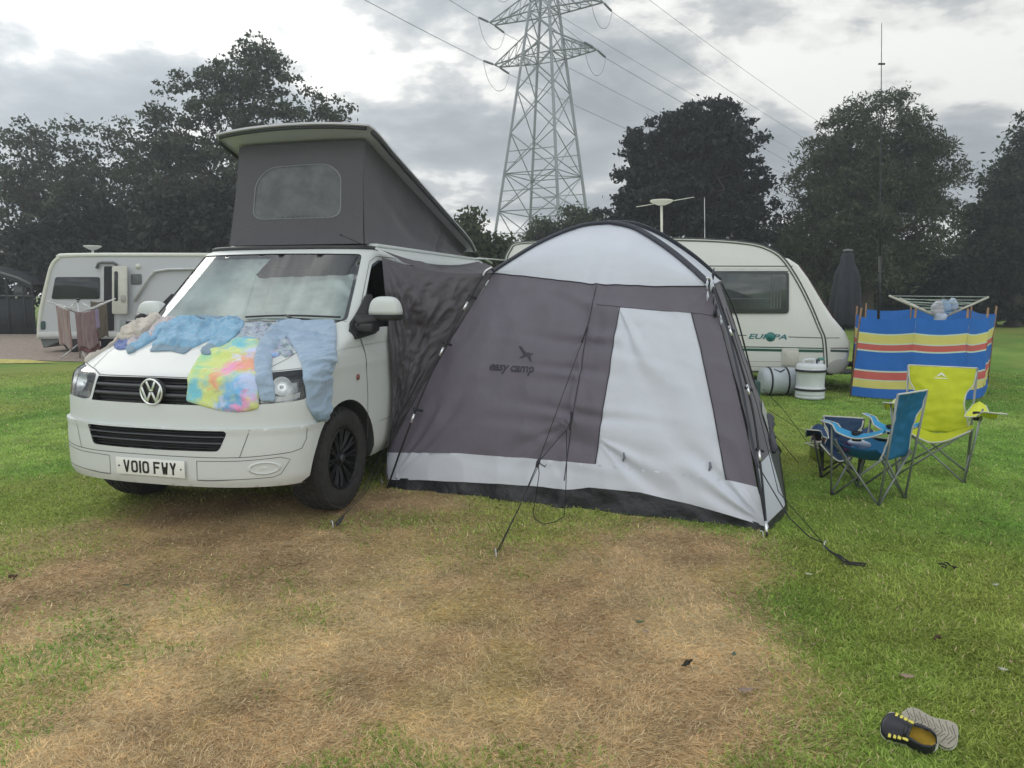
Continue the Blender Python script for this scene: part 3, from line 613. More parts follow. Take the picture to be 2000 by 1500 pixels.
# ---- number plate
pz, py_ = .446, yc(.446)+.024; mm = MB().box((0, -py_, pz), (.520, .006, .111)); plate = vobj('number_plate', mm, M('plate_white', (.80, .80, .77), .35, var=.01), bevel=.002)
xx = -.201
for ch in 'VO10 FWY':
    if ch == ' ': xx += .033-.011; continue
    w = .014 if ch == '1' else .050; g = ch
    if ch == '1': mm = MB().box((xx+w/2, -py_-.0045, pz), (.0135, .002, .079))
    else:
        if ch in 'O0':
            mm = MB(); n = 40; vs = []
            for (hw, hh, rr) in ((.025, .0395, .022), (.012, .0265, .010)):
                pl = rounded([(-hw, -hh), (hw, -hh), (hw, hh), (-hw, hh)], rr*1.0, 9)
                vs.append(pl)
            k = len(vs[0]); allv = [(xx+w/2+a, -py_-.0055, pz+b) for a, b in vs[0]]+[(xx+w/2+a, -py_-.0055, pz+b) for a, b in vs[1]]; mm.add(allv, [(i, (i+1) % k, k+(i+1) % k, k+i) for i in range(k)])
        else:
            T = {'V': [[(0, 1), (.5, 0)], [(.5, 0), (1, 1)]], 'F': [[(0, 0), (0, 1)], [(0, 1), (1, 1)], [(0, .54), (.8, .54)]], 'W': [[(0, 1), (.24, 0)], [(.24, 0), (.5, .62)], [(.5, .62), (.76, 0)], [(.76, 0), (1, 1)]], 'Y': [[(0, 1), (.5, .45)], [(1, 1), (.5, .45)], [(.5, .5), (.5, 0)]]}[ch]
            mm = MB(); lw = .0068
            for a, b in T:
                A_ = np.array([xx+lw+a[0]*(w-2*lw), pz-.0395+lw*(.0 if ch in 'VWY' else 1)+a[1]*(.079-(0 if ch in 'VWY' else 2*lw))]); B_ = np.array([xx+lw+b[0]*(w-2*lw), pz-.0395+lw*(0 if ch in 'VWY' else 1)+b[1]*(.079-(0 if ch in 'VWY' else 2*lw))])
                t = (B_-A_)/np.linalg.norm(B_-A_); e_ = 0 if ch in 'VWY' else lw; A_ = A_-t*e_; B_ = B_+t*e_; n_ = np.array([-t[1], t[0]])*lw; k = len(mm.v)*.00001
                mm.add([(p[0], -py_-.0045-k, p[1]) for p in (A_+n_, A_-n_, B_-n_, B_+n_)], [(0, 1, 2, 3)])
    vobj('character', mm, M('plate_black', (.012, .012, .012), .4), plate, smooth=False); xx += w+.011
for x in (-.235, .235): vobj('screw_cap', MB().lathe([(.0001, -py_-.006), (.0055, -py_-.006), (.006, -py_-.002)], 12, (x, 0, pz), 'y'), M('plate_black'), plate)
# ---- windscreen, blind behind it, wipers, cowl
lip(ws, .03, 'windscreen_seal', blackp, off=.002)
def inset(poly, d):
    c = np.mean(np.array(poly), 0); return [tuple(c+(np.array(p)-c)*(1-d/np.linalg.norm(np.array(p)-c))) for p in poly]
vobj('windscreen', patch(ws, (), .05, -.004), glass('screen_glass', (.88, .93, .92), 1.0, 2.1))
# black ceramic band at glass edge
n = len(dens(ws, .03)); Pw = dens(ws, .03); Pi = dens(inset(ws, .035), .03)
k = min(len(Pw), len(Pi)); 
c_ = np.mean(np.array(Pw), 0); inn = [tuple(c_+(np.array(p)-c_)*np.array([.968, .955])) for p in Pw]; mm = MB(); mm.add([vl(So(a, b, -.007)) for a, b in Pw]+[vl(So(a, b, -.007)) for a, b in inn], [(i, (i+1) % n, n+(i+1) % n, n+i) for i in range(n)]); vobj('glass_border', mm, blackp)
def blindfn(s, q, off):
    P = So(s, q, off); w = .010*nz((s*1.0, q*2.2+s*1.6, 0), 5.5, 2)+.006*nz((s*.6+q, q*.5-s, 0), 14, 4); return P+Sn(s, q)*w
bq1 = Qz(1.70)
bl_dom = [(-s_x(.865, 1.36), Qz(1.36)), (s_x(.83, 1.36), Qz(1.36)), (s_x(.755, 1.70), Qz(1.715)), (s_x(-.02, 1.70), Qz(1.690)), (s_x(-.07, 1.7), Qz(1.72)), (s_x(-.02, 1.85), Qz(1.85)), (-s_x(.745, 1.85), Qz(1.85))]
vobj('windscreen_blind', patch(bl_dom, (), .022, -.035, blindfn), M('foil_blind', (.80, .87, .86), .32, metal=.30, var=.30, vs=1.6, bump=.25, bs=6, aniso=(1.2, .5, 3)))
mm = MB(); 
for sg, xa in ((1, .30),):
    pass
def on(x, z, off): return vl(So(s_x(x, z), Qz(z), off))
for (x0, x1, z0, z1) in ((.10, .80, 1.365, 1.378),):
    mm = MB(); mm.tube([on(x, z0+(z1-z0)*0+.012*math.sin((x-x0)/(x1-x0)*math.pi), .012) for x in np.linspace(x0, x1, 14)], .008, 6); mm.tube([on(x0+(x1-x0)*.45, z0+.012, .018), on(x0+.55*(x1-x0), 1.345, .03), on(x0+.9*(x1-x0), 1.335, .01)], .009, 6)
    vobj('wiper', mm, blackp)
cw = [fy(-.13, 1.327), fx(.6, 1.327), fx(0, 1.327), fx(-.6, 1.327), fy(-.13, 1.327, -1), (-s_x(.85, 1.343), Qz(1.343)), (0, Qz(1.336)), (s_x(.85, 1.343), Qz(1.343))]
vobj('cowl', patch(cw, (), .05, .001), blackp)
# dark rail along the front edge of the roof
m = MB(); st = np.linspace(-.80, .80, 50); prof = [(-.020, .004), (-.018, .022), (.016, .024), (.020, .004)]; vs = []
for x in st:
    for a, b in prof: vs.append(vl(So(s_x(x*.94, 1.905), Qz(1.905)+a, b)))
m.add(vs, [(i*4+j, i*4+j+1, (i+1)*4+j+1, (i+1)*4+j) for i in range(49) for j in range(3)]+[(0, 1, 2, 3), (196, 197, 198, 199)]); vobj('roof_rail', m, darkp)
# ---- side glass, pillars, arches
for sg in (1, -1):
    for H_ in (dw, w2, w3):
        h = H_ if sg > 0 else mir(H_); vobj('side_window', patch(h, (), .08, -.006), glass('side_glass', (.10, .11, .13))); lip(h, .02, 'window_seal', blackp)
    for A_ in (A0, A1):
        P_ = [p if sg > 0 else (-p[0], p[1]) for p in A_]; n = len(P_); mm = MB()
        a = [S(*p) for p in P_]; mm.add([vl(p) for p in a]+[vl(p+np.array([-sg*.018, 0, 0])+(np.array([0, np.mean([q[1] for q in a]), .31])-p)*np.array([0, .02, .02])) for p in a]+[vl(p*np.array([0, 1, 1])+np.array([sg*.58, 0, 0])) for p in a], [(i, i+1, n+i+1, n+i) for i in range(n-1)]+[(n+i, n+i+1, 2*n+i+1, 2*n+i) for i in range(n-1)])
        vobj('wheel_arch', mm, darkp)
# underside and inner darkness
m = MB().box((0, 1.7, .42), (1.16, 4.6, .22)); m.box((0, -.25, .42), (1.3, 1.0, .10)); vobj('underbody', m, blackp)
m = MB().box((0, -.50, .62), (1.3, .30, .50)); m.box((0, .22, 1.2), (1.6, .5, .16)); m.box((0, 1.9, 1.0), (1.72, 3.9, .04)); vobj('dashboard', m, darkp)
for x in (-.45, .45):
    m = MB().box((x, .95, 1.35), (.48, .16, .62)).box((x, .98, 1.74), (.26, .12, .20)); vobj('front_seat', m, M('seat_cloth', (.06, .06, .065), .9), bevel=.04)
vobj('steering_wheel', MB().tube([(-.42+.19*math.cos(a), .42+.10*math.sin(a), 1.36+.16*math.sin(a)) for a in np.linspace(0, 2*math.pi, 25)], .014, 6), blackp)
# ---- mirrors
def superell(c, d, e1=.7, n=20, mcut=None):
    m = MB(); vs = []
    f = lambda t, e: math.copysign(abs(t)**e, t)
    def fn(u, v):
        a = 2*math.pi*u; b = math.pi*(v-.5); return (c[0]+d[0]*f(math.cos(b), e1)*f(math.cos(a), e1), c[1]+d[1]*f(math.cos(b), e1)*f(math.sin(a), e1), c[2]+d[2]*f(math.sin(b), e1))
    return m.grid(fn, n, n)
for sg in (1, -1):
    P0 = np.array([sg*1.105 if sg > 0 else -.94, -.30, 1.40 if sg > 0 else 1.36]); mr = vobj('mirror', MB(), blackp) if 0 else None
    m = superell((0, 0, 0), (.125, .075, .105), .62, 24)
    top = MB(); top.v = [(p[0]*(1-.18*max(0, p[2]/.105))+P0[0], p[1]+.30, max(p[2], -.028)+P0[2]+.02) for p in m.v]; top.f = m.f; top.m = m.m
    mr = vobj('mirror', top, white)
    bot = MB(); bot.v = [(p[0]*1.02+P0[0], p[1]*1.03+.30, min(max(p[2], -.068), -.026)+P0[2]+.018) for p in m.v]; bot.f = m.f; bot.m = m.m; vobj('mirror_base', bot, blackp, mr)
    arm = MB(); arm.tube([(sg*.93, .16, 1.335), (sg*1.0, .22, 1.345), (sg*1.05, .27, 1.36)], [.05, .042, .035], 10, flat=1.1)
    sail = [(-.115, 1.215), (-.10, 1.275), (-.20, 1.335), (-.46, 1.53), (-.52, 1.53), (-.50, 1.27), (-.42, 1.24)]
    v_, f_ = cdt(fyd(sail), (), .04); b_ = len(v_); arm.add([vl(So(p[0], p[1], .030))[0:1] and tuple(np.array(vl(So(p[0], p[1], .028)))*np.array([sg, 1, 1])) for p in v_], f_)
    e_ = fyd(sail); k = len(e_); arm.add([tuple(np.array(vl(So(p[0], p[1], .028)))*np.array([sg, 1, 1])) for p in e_]+[tuple(np.array(vl(So(p[0], p[1], -.01)))*np.array([sg, 1, 1])) for p in e_], [(i, (i+1) % k, k+(i+1) % k, k+i) for i in range(k)])
    arm.box((sg*1.0, .20, 1.300), (.14, .13, .06)); vobj('mirror_arm', arm, blackp, mr, bevel=.008)
    # side repeater / badge
    c = So(s_y(-.13, .94, sg), Qz(.94), .004); vobj('side_badge', MB().lathe([(.024, 0), (.021, sg*.005), (.012, sg*.003), (.010, sg*.008), (.001, sg*.008)], 16, vl(c), 'x'), M('side_badge', (.35, .12, .10), .3, metal=.4))
# ---- wheels
def wheel(sx, y):
    w = vobj('wheel', MB(), rubber); w.location = (sx*.80, -y, .372); w.rotation_euler = (0, 0, 0 if sx > 0 else math.pi)
    Rt = .372; prof = [(.222, .105), (.240, .122), (.285, .130), (.330, .126), (.352, .112), (.364, .095), (.368, .05), (.368, 0), (.368, -.05), (.364, -.095), (.352, -.112), (.33, -.126), (.285, -.13), (.24, -.122), (.222, -.105)]
    m = MB().lathe([(r, h) for r, h in prof], 64, axis='x')
    for i in range(44):
        a0 = 2*math.pi*i/44
        for row, (h0, h1, da) in enumerate(((.078, .122, 0), (.030, .070, .5), (-.022, .022, 0), (-.070, -.030, .5), (-.122, -.078, 0))):
            a = a0+da*2*math.pi/44; wd = 2*math.pi/44*.36; r0 = .366 if abs(row-2) < 2 else .352; r1 = Rt+.003 if abs(row-2) < 2 else .369
            vs = []
            for rr in (r0-.012, r1):
                for aa_, hh in ((a-wd, h0), (a+wd, h0+.006), (a+wd, h1), (a-wd, h1-.006)):
                    r_ = rr-(.014 if (abs(hh) > .11 and rr == r1) else 0); vs.append((hh, r_*math.cos(aa_), r_*math.sin(aa_)))
            m.add(vs, [(4, 5, 6, 7), (0, 4, 7, 3), (1, 2, 6, 5), (0, 1, 5, 4), (3, 7, 6, 2)])
    obj('tyre', m, rubber, w, angle=35)
    rimm = M('black_alloy', (.008, .008, .009), .5, metal=.3, coat=.1); m = MB().lathe([(.225, .112), (.218, .118), (.208, .108), (.204, .05), (.205, -.10), (.0, -.10)], 48, axis='x'); 
    for i in range(12):
        a = 2*math.pi*i/12
        for d_ in (-.10, .10):
            m.tube([(.070, .045*math.cos(a), .045*math.sin(a)), (.092, .12*math.cos(a+d_*.5), .12*math.sin(a+d_*.5)), (.100, .206*math.cos(a+d_), .206*math.sin(a+d_))], [.012, .010, .009], 6)
    m.lathe([(.062, .05), (.058, .086), (.038, .092), (.034, .104), (.0, .106)], 24, axis='x')
    for i in range(20):
        a = 2*math.pi*i/20; m.lathe([(.0045, .118), (.004, .124), (0.0001, .125)], 6, (0, .211*math.cos(a), .211*math.sin(a)), 'x')
    obj('rim', m, rimm, w, angle=40); obj('centre_cap', MB().lathe([(.030, .104), (.027, .110), (.0, .111)], 20, axis='x'), M('cap_grey', (.08, .085, .09), .35, metal=.6), w)
for sx in (1, -1):
    for y in (.05, -2.95): wheel(sx, y)
# ---- pop-up roof: lid hinged at the tail, canvas bellows
lid0, lid1 = (-.84, 2.885), (-3.83, 2.035)                     # (Y, Z) along the underside edge
def lidfn(x, t):
    y = lid0[0]+(lid1[0]-lid0[0])*t; z = lid0[1]+(lid1[1]-lid0[1])*t; return y, z
dirv = np.array([lid1[0]-lid0[0], lid1[1]-lid0[1]]); dirv /= np.linalg.norm(dirv); nrm2 = np.array([-dirv[1], dirv[0]]); nrm2 *= np.sign(nrm2[1])
m = MB(); nu, nv = 32, 40
def lid_out(u, v, top=True):
    t = v; hw = .745-.06*max(0, (t-.8)/.2)**2-.03*max(0, (.05-t)/.05)**2.2; x = (u*2-1)*hw
    y, z = lidfn(x, t); nose = -.10*(abs(x)/.735)**2.4*(1-t)**4; y += nose*0-(.0 if t > 0 else 0)
    yy = y+(-.055*(abs(x)/.735)**2.6)*max(0, 1-t*6); crown = (.022*(1-(abs(x)/hw)**3)*min(1, t*7+.15)*min(1, (1-t)*6+.1)) if top else -.035*(1-(abs(x)/hw)**8)*min(1, t*9)*0
    h = crown+(.014 if top else 0); return (x, -(yy+nrm2[0]*h), z+nrm2[1]*h+.035*(1-(abs(x)/.735)**2)*max(0, 1-t*2.5))
m.grid(lambda u, v: lid_out(u, v, True), nu, nv); m.grid(lambda u, v: lid_out(u, v, False), nu, nv)
rim_ = [(u, 0) for u in np.linspace(0, 1, nu+1)]+[(1, v) for v in np.linspace(0, 1, nv+1)[1:]]+[(u, 1) for u in np.linspace(1, 0, nu+1)[1:]]+[(0, v) for v in np.linspace(1, 0, nv+1)[1:-1]]
n = len(rim_); m.add([lid_out(u, v, True) for u, v in rim_]+[lid_out(u, v, False) for u, v in rim_], [(i, (i+1) % n, n+(i+1) % n, n+i) for i in range(n)])
lid = vobj('roof_lid', m, M('lid_grey', (.52, .50, .54), .4, var=.03, vs=3), weld=.0005, angle=38)
m = MB()
for sg in (1, -1):
    m.tube([tuple(np.array(lid_out(.5+sg*.49, v, False))+np.array([0, 0, -.026])) for v in np.linspace(.02, .98, 24)], .016, 6)
m.tube([tuple(np.array(lid_out(u, 0, False))+np.array([0, .03, -.020])) for u in np.linspace(0.02, .98, 24)], .014, 6); vobj('lid_seal', m, darkp, lid)
sxr = .40; m = MB().box((.42, 0, 0), (.10, .9, .03)); 
m = MB()
for (x, v0, v1) in ((.60, .12, .50), (-.60, .12, .50)):
    m = MB(); m.tube([tuple(np.array(lid_out(.5+x/1.47, v, True))+np.array([0, 0, .035])) for v in np.linspace(v0, v1, 10)], .018, 6)
    for v in (v0, v1): m.tube([tuple(np.array(lid_out(.5+x/1.47, v, True))+np.array([0, 0, -.01])), tuple(np.array(lid_out(.5+x/1.47, v, True))+np.array([0, 0, .035]))], .016, 6)
    vobj('carry_rail', m, darkp, lid)
cb = .600                                                         # canvas half width
fab = M('bellows_cloth', (.085, .083, .094), .92, var=.06, vs=4, bump=.25, bs=35, sheen=.2)
fzt = lambda y: lid0[1]+(lid1[1]-lid0[1])*(y-lid0[0])/(lid1[0]-lid0[0])
def front_pt(u, v):     # u across, v up
    x = (u*2-1)*(cb+.015*(1-v)*0); yb, yt = -.93, -1.06; y = yb+(yt-yb)*v; zb = 1.955; zt = fzt(y)-.005; z = zb+(zt-zb)*v
    bul = .035*math.sin(math.pi*u)*math.sin(math.pi*v)+.004*nz((x, z, 0), 3.5, 3); edge = .040*(1-v)**2; return np.array([x+(u*2-1)*edge, y+bul+edge*.5, z])
win = rounded([(.165, .245), (.165, .62), (.27, .765), (.74, .775), (.84, .66), (.845, .245)], .10)
v_, f_ = cdt([(0, 0), (1, 0), (1, 1), (0, 1)], [win], .035); m = MB(); m.add([vl(front_pt(*p)) for p in v_], f_)
def side_pt(u, v, sg):  # u from front to back
    y = -.93+(-3.72+.93)*u; yt = -1.06+(-3.72+1.06)*u; yy = y+(yt-y)*v; zb = 1.955; zt = fzt(yt)-.005; z = zb+(zt-zb)*v
    fold = (.020*math.sin(u*9+v*4)+.028*nz((u*3, v*2, 0), 2.4, 6))*min(1, u*3)*math.sin(math.pi*min(1, v+.02))-.05*math.exp(-((u-.62-.10*v)/.018)**2)*(1-v)
    ed = .040*(1-v)**2; return np.array([sg*(cb+ed+fold-.04*math.sin(math.pi*v)*u), yy, z])
for sg in (1, -1): m.grid(lambda u, v: vl(side_pt(u, v, sg)), 70, 26)
canvas = vobj('roof_canvas', m, fab, weld=.001, angle=60)
v_, f_ = cdt(win, (), .04); m = MB(); m.add([vl(front_pt(*p)-np.array([0, .004, 0])) for p in v_], f_)
vobj('canvas_window', m, M('clear_vinyl', (.125, .130, .142), .6, var=.22, vs=7, bump=.5, bs=14, spec=.2), canvas)
m = MB(); W2 = dens(win, .04); n = len(W2); c_ = np.array([.5, .5]); m.add([vl(front_pt(*p)+np.array([0, .003, 0])) for p in W2]+[vl(front_pt(*(c_+(np.array(p)-c_)*.975))+np.array([0, .003, 0])) for p in W2], [(i, (i+1) % n, n+(i+1) % n, n+i) for i in range(n)]); vobj('window_seam', m, M('seam_light', (.20, .21, .22), .8), canvas)
# roof gutter strip of the van body under the canvas, and the aerial
m = MB().box((.66, 2.42, 1.945), (.10, 2.8, .03)).box((-.66, 2.42, 1.945), (.10, 2.8, .03)); vobj('roof_gutter', m, white, bevel=.01)
m = MB().tube([(.745, .95, 1.895), (.725, .75, 1.93), (.70, .41, 1.985)], [.006, .004, .0025], 6); m.tube([(.702, .42, 1.983), (.699, .395, 1.988)], .006, 6); vobj('aerial', m, darkp)
m = MB().tube([(.70, 3.70, 1.95), (.78, 3.86, 1.95), (.80, 4.1, 1.91)], .012, 6).tube([(.70, 3.85, 1.96), (.95, 4.2, 1.945)], .010, 6); vobj('rear_bracket', m, alu)
# ================================================================== DRIVE-AWAY TENT
FL = gnd(760, 952); FR = gnd(1500, 1036); BR = gnd(1522, 882)
KL = at(962, 533, 6.25); KR = at(1384, 557, 5.42); KBR = at(1404, 548, 7.0); PK = at(1192, 437, 6.35)
BL = FL+(BR-FR)*np.array([1, 1, 0]); KBL = KL+(KBR-KR)*.95; KBL[2] = KL[2]+.02
tent = thing('tent', 'grey and white dome awning tent standing against the side of the campervan', 'tent', tuple((FL+FR)/2))
grey = M('tent_grey', (.145, .130, .163), .62, var=.05, vs=2, transl=.12, bump=.55, bs=13, bdist=.012, aniso=(1, 1, .45), sheen=.1)
pale = M('tent_pale', (.72, .75, .84), .60, var=.04, vs=2, transl=.22, bump=.32, bs=12, bdist=.012, dirt=((.26, .20, .13), .24, .26))
skirtm = M('tent_skirt', (.014, .016, .020), .45, var=.2, bump=.5, bs=12, bdist=.03)
tdark = M('tent_black', (.028, .030, .042), .55, var=.15, bump=.3, bs=60)
nF = np.cross(FR-FL, KL-FL); nF /= np.linalg.norm(nF); nF *= -1 if nF[1] > 0 else 1      # towards the viewer
def TB(u, v):
    a = FL+(FR-FL)*u; b = KL+(KR-KL)*u; p = a+(b-a)*v; return p+nF*(.10*math.sin(math.pi*min(max(v, 0), 1))*(.35+.65*math.sin(math.pi*min(max(u, 0), 1))))
def tent_uv(px, py):
    uv = np.array([.5, .5])
    for _ in range(14):
        r = proj(TB(*uv))-np.array([px, py]); J = np.stack([(proj(TB(uv[0]+1e-4, uv[1]))-proj(TB(*uv)))/1e-4, (proj(TB(uv[0], uv[1]+1e-4))-proj(TB(*uv)))/1e-4], 1); uv = uv-np.linalg.solve(J, r)
        uv = np.clip(uv, -.3, 1.3)
    return tuple(uv)
uvS = [tent_uv(1166, 562), tent_uv(1148, 640), tent_uv(1118, 822), tent_uv(1104, 930)]    # zip seam
def seam_u(v): return float(np.interp(v, [p[1] for p in uvS[::-1]], [p[0] for p in uvS[::-1]]))
dT = [tent_uv(1210, 602), tent_uv(1350, 610)]; dBt = [tent_uv(1163, 905), tent_uv(1418, 938)]
def ridges(u, v, cu, cv, ang, n, wd, ln, amp):
    """tension creases fanning from a point"""
    du, dv = (u-cu)*3.0, (v-cv)*1.8; r = math.hypot(du, dv)+1e-6; th = math.atan2(dv, du)-ang; th = (th+math.pi) % (2*math.pi)-math.pi
    return amp*math.exp(-(th/wd)**2)*math.sin(th*n+nz((r*2, th, 0), 1.5, 1)*2)*math.exp(-r/ln)*min(1, r/.12)
def TF(u, v, off=0.0):
    w = .022*nz((u*3, v*1.8, 0), 1.3, 3)+.008*nz((u*3, v*1.8, 1), 4, 4)+.006*(1-abs(nz((u*3-v, v*1.8+u, 1), 3.2, 14))*3)
    su = seam_u(v); d = (u-su)*3.0
    if 0 < v < 1: w += .016*math.exp(-(d/.05)**2)-.012*math.exp(-((d-.10)/.08)**2)-.010*math.exp(-((d+.10)/.09)**2)
    edge = math.exp(-abs(d)/.38); w += .021*edge*math.sin(v*46+u*9+5*nz((u*2, v*6, 2), 1.6, 5))*math.sin(math.pi*min(1, max(0, v)))*min(1, abs(d)/.03)
    w += ridges(u, v, dT[0][0], dT[0][1], -1.0, 9, .33, .9, .024)+ridges(u, v, 1.0, 0.02, 2.45, 14, .55, .6, .028)+ridges(u, v, *uvS[2], 3.75, 13, .5, .45, .028)+ridges(u, v, dBt[0][0], dBt[0][1]+.10, -.45, 11, .35, .9, .026)
    w += ridges(u, v, 0.0, .02, 1.15, 16, .40, .8, .022)+ridges(u, v, 1.0, .99, -2.3, 12, .6, .4, .008)
    w += .010*math.sin(u*22+3*nz((u*3, v, 0), 2, 8))*math.exp(-v/.10)
    return TB(u, v)+nF*(w+off)
def uvp(P): return [tent_uv(*p) for p in P]
def tpatch(name, px, mt, holes=(), sp=.012, off=0.0, closed_uv=None, parent=None, fn=None):
    q = closed_uv or uvp(px); v, f = cdt([(a*3, b*1.75) for a, b in q], [[(a*3, b*1.75) for a, b in h] for h in holes], sp*1.6); m = MB(); m.add([(fn or TF)(p[0]/3, p[1]/1.75, off) for p in v], f); return obj(name, m, mt, parent or tent, world=True)
band_top = [(757, 884), (900, 886), (1050, 897), (1163, 907), (1290, 922), (1418, 938), (1450, 944), (1479, 952)]
band_bot = [(758, 937), (820, 938), (950, 944), (1060, 951), (1105, 957), (1150, 952), (1250, 962), (1350, 985), (1440, 1012), (1502, 1031)]
base = [(758, 952), (850, 958), (1000, 975), (1150, 993), (1300, 1010), (1400, 1023), (1500, 1037)]
knee = [(962, 533), (1050, 543), (1166, 556), (1280, 560), (1384, 559)]
edgeR = [(1384, 559), (1408, 640), (1436, 750), (1462, 860), (1479, 952)]; edgeL = [(757, 884), (800, 800), (850, 716), (905, 625), (962, 533)]
door = [(1210, 602), (1280, 607), (1350, 610), (1368, 680), (1393, 800), (1407, 870), (1418, 938), (1290, 922), (1163, 907), (1173, 830), (1190, 730), (1202, 650)]
duv = uvp(door)
tpatch('front_wall', edgeL[:-1]+knee+edgeR[1:]+band_top[::-1][1:-1], grey, [duv])
dr = tpatch('door', door, pale)
tpatch('lower_band', band_top+[(1502, 1031)]+band_bot[::-1][1:], pale, off=.002)
def SK(u, v, off):
    p = TF(u, v, off); k = max(0, .09-v)/.09; return p+np.array([0, 0, 0])+nF*(.02*math.sin(u*40+3*nz((u*6, 0, 0), 1, 1))*k+.012*nz((u*14, v*20, 0), 1, 3))-np.array([0, 0, max(0, p[2])*.0])
tpatch('mud_skirt', [(p[0], p[1]+(6 if 0 < i < len(base)-1 else 0)) for i, p in enumerate(base)]+[(1504, 1030)]+[(p[0], p[1]-3) for p in band_bot[::-1]], skirtm, fn=SK, off=-.012)
# door zip and seam lines
def tline(name, px, r, mt, off=.004, par=None, n=12):
    q = [tent_uv(*p) for p in px]; P_ = dens(q, .02, False); return obj(name, MB().tube([TF(a, b, off) for a, b in P_], r, 5), mt, par or tent, world=True)
tline('door_zip', [(1212, 601), (1202, 650), (1190, 730), (1173, 830), (1163, 906)], .004, tdark, par=dr)
tline('door_zip', [(1350, 610), (1368, 680), (1393, 800), (1418, 938)], .004, tdark, par=dr)
tline('seam', [(1166, 560), (1155, 610), (1148, 640), (1135, 730), (1118, 822), (1110, 880), (1103, 940)], .0035, tdark)
tline('seam', [(1166, 595), (1212, 601), (1280, 606), (1350, 610), (1405, 617)], .0025, grey)
tline('seam', knee, .004, tdark)
for px in ((1218, 893), (1386, 912)):
    q = tent_uv(*px); m = MB(); c = TF(*q, .008); m.tube([c+np.array([0, 0, .035]), c+np.array([.004, -.006, 0]), c-np.array([.004, 0, .03])], [.006, .009, .005], 6); obj('door_toggle', m, M('toggle_grey', (.16, .17, .22), .5), dr, world=True)
# printed bird and lettering
logo = M('print_dark', (.030, .028, .042), .6)
def on_tent(verts, faces, px, py, sx, sz, rot=0, name='lettering', parent=None):
    c = np.array(tent_uv(px, py)); ex = np.linalg.norm(TB(c[0]+.5e-2, c[1])-TB(c[0]-.5e-2, c[1]))/1e-2; ez = np.linalg.norm(TB(c[0], c[1]+.5e-2)-TB(c[0], c[1]-.5e-2))/1e-2
    m = MB(); cr, sr_ = math.cos(rot), math.sin(rot)
    m.add([TF(c[0]+(p[0]*sx*cr-p[1]*sz*sr_)/ex, c[1]+(p[0]*sx*sr_+p[1]*sz*cr)/ez, .0045) for p in verts], faces); return obj(name, m, logo, parent or tent, smooth=False, world=True)
a, f = text_mesh('easy camp', 1.0, offset=.022, spacing=.95); w_ = a[:, 0].max()-a[:, 0].min(); k = (.385/w_)
on_tent(a, f, 1000, 718, k, k*1.08, .0)
bird = [(-1, .78), (-.62, .72), (-.15, .30), (.08, .12), (.42, .14), (.62, .04), (.98, .10), (.70, -.06), (.62, -.14), (.80, -.55), (.94, -.92), (.58, -.62), (.36, -.32), (.10, -.28), (-.22, -.46), (-.52, -.52), (-.34, -.34), (-.12, -.16), (-.30, .02), (-.60, .35), (-.82, .58)]
v_, f_ = cdt(bird, (), .25); on_tent(v_, f_, 1026, 691, .078, .078, 0, 'bird_print')
# crown (pale roof) between the arching poles
def arcA(t): P_ = np.array([KL, at(1020, 495, 6.27), at(1100, 455, 6.32), PK]); return cat_eval(P_, t)
def cat_eval(P_, t):
    n = len(P_)-1; x = min(max(t, 0), 1)*n; i = min(int(x), n-1); x -= i; a, b, c, d = P_[max(i-1, 0)], P_[i], P_[i+1], P_[min(i+2, n)]
    return .5*((2*b)+(-a+c)*x+(2*a-5*b+4*c-d)*x*x+(-a+3*b-3*c+d)*x**3)
PA = np.array([KL, at(1000, 508, 6.27), at(1050, 478, 6.32), at(1100, 455, 6.36), at(1145, 441, 6.38), PK]); PBf = np.array([PK, at(1235, 446, 6.2), at(1275, 468, 6.0), at(1315, 496, 5.80), at(1352, 527, 5.6), KR])
PAb = np.array([PK, at(1240, 440, 6.5), at(1290, 460, 6.65), at(1340, 492, 6.8), at(1375, 520, 6.9), KBR]); PBb = np.array([KBL, KBL*.65+PK*.35+[0, 0, .16], KBL*.3+PK*.7+[0, 0, .12], PK])
def coons_tri(A, B, low, n=30, m_=40, name='crown', mt=pale, sag=.0, par=None):
    """surface between arc A->B (over the top) and a lower edge"""
    mb_ = MB()
    def fn(u, v):
        top = cat_eval(A, u*2) if u < .5 else cat_eval(B, u*2-1); bot = low(u); p = bot+(top-bot)*v
        mid = np.array([0, -.10, .05])*math.sin(math.pi*v)*math.sin(math.pi*u)*sag; return p+mid+nF*.006*nz((u*4, v*3, 5), 2, 6)*math.sin(math.pi*v)
    mb_.grid(fn, m_, n); return obj(name, mb_, mt, par or tent, world=True)
kuv = [tent_uv(*p) for p in knee]
def klow(u): q = cat_eval(np.array(kuv), u); return TF(float(q[0]), float(q[1]), 0)
coons_tri(PA, PBf, klow, name='front_crown', sag=.9)
coons_tri(PBf[::-1], PAb, lambda u: KR+(KBR-KR)*u+np.array([.02, 0, .0]), name='side_crown', sag=0)
coons_tri(PAb[::-1], PBb[::-1], lambda u: KBR+(KBL-KBR)*u, name='back_crown', sag=0)
coons_tri(PBb, PA[::-1], lambda u: KBL+(KL-KBL)*u, name='left_crown', sag=0)
sleeve = M('pole_sleeve', (.030, .033, .048), .55, var=.2, bump=.35, bs=30, bdist=.01)
def strap(P_, r, name, mt): return obj(name, MB().tube([cat_eval(P_, t)+np.array([0, -.012, .012]) for t in np.linspace(0, 1, 40)], r, 10, flat=.6), mt, tent, world=True)
for P_, r in ((PA, .026), (PBf, .032), (PAb, .030), (PBb, .026)): strap(P_, r, 'pole_sleeve', sleeve)
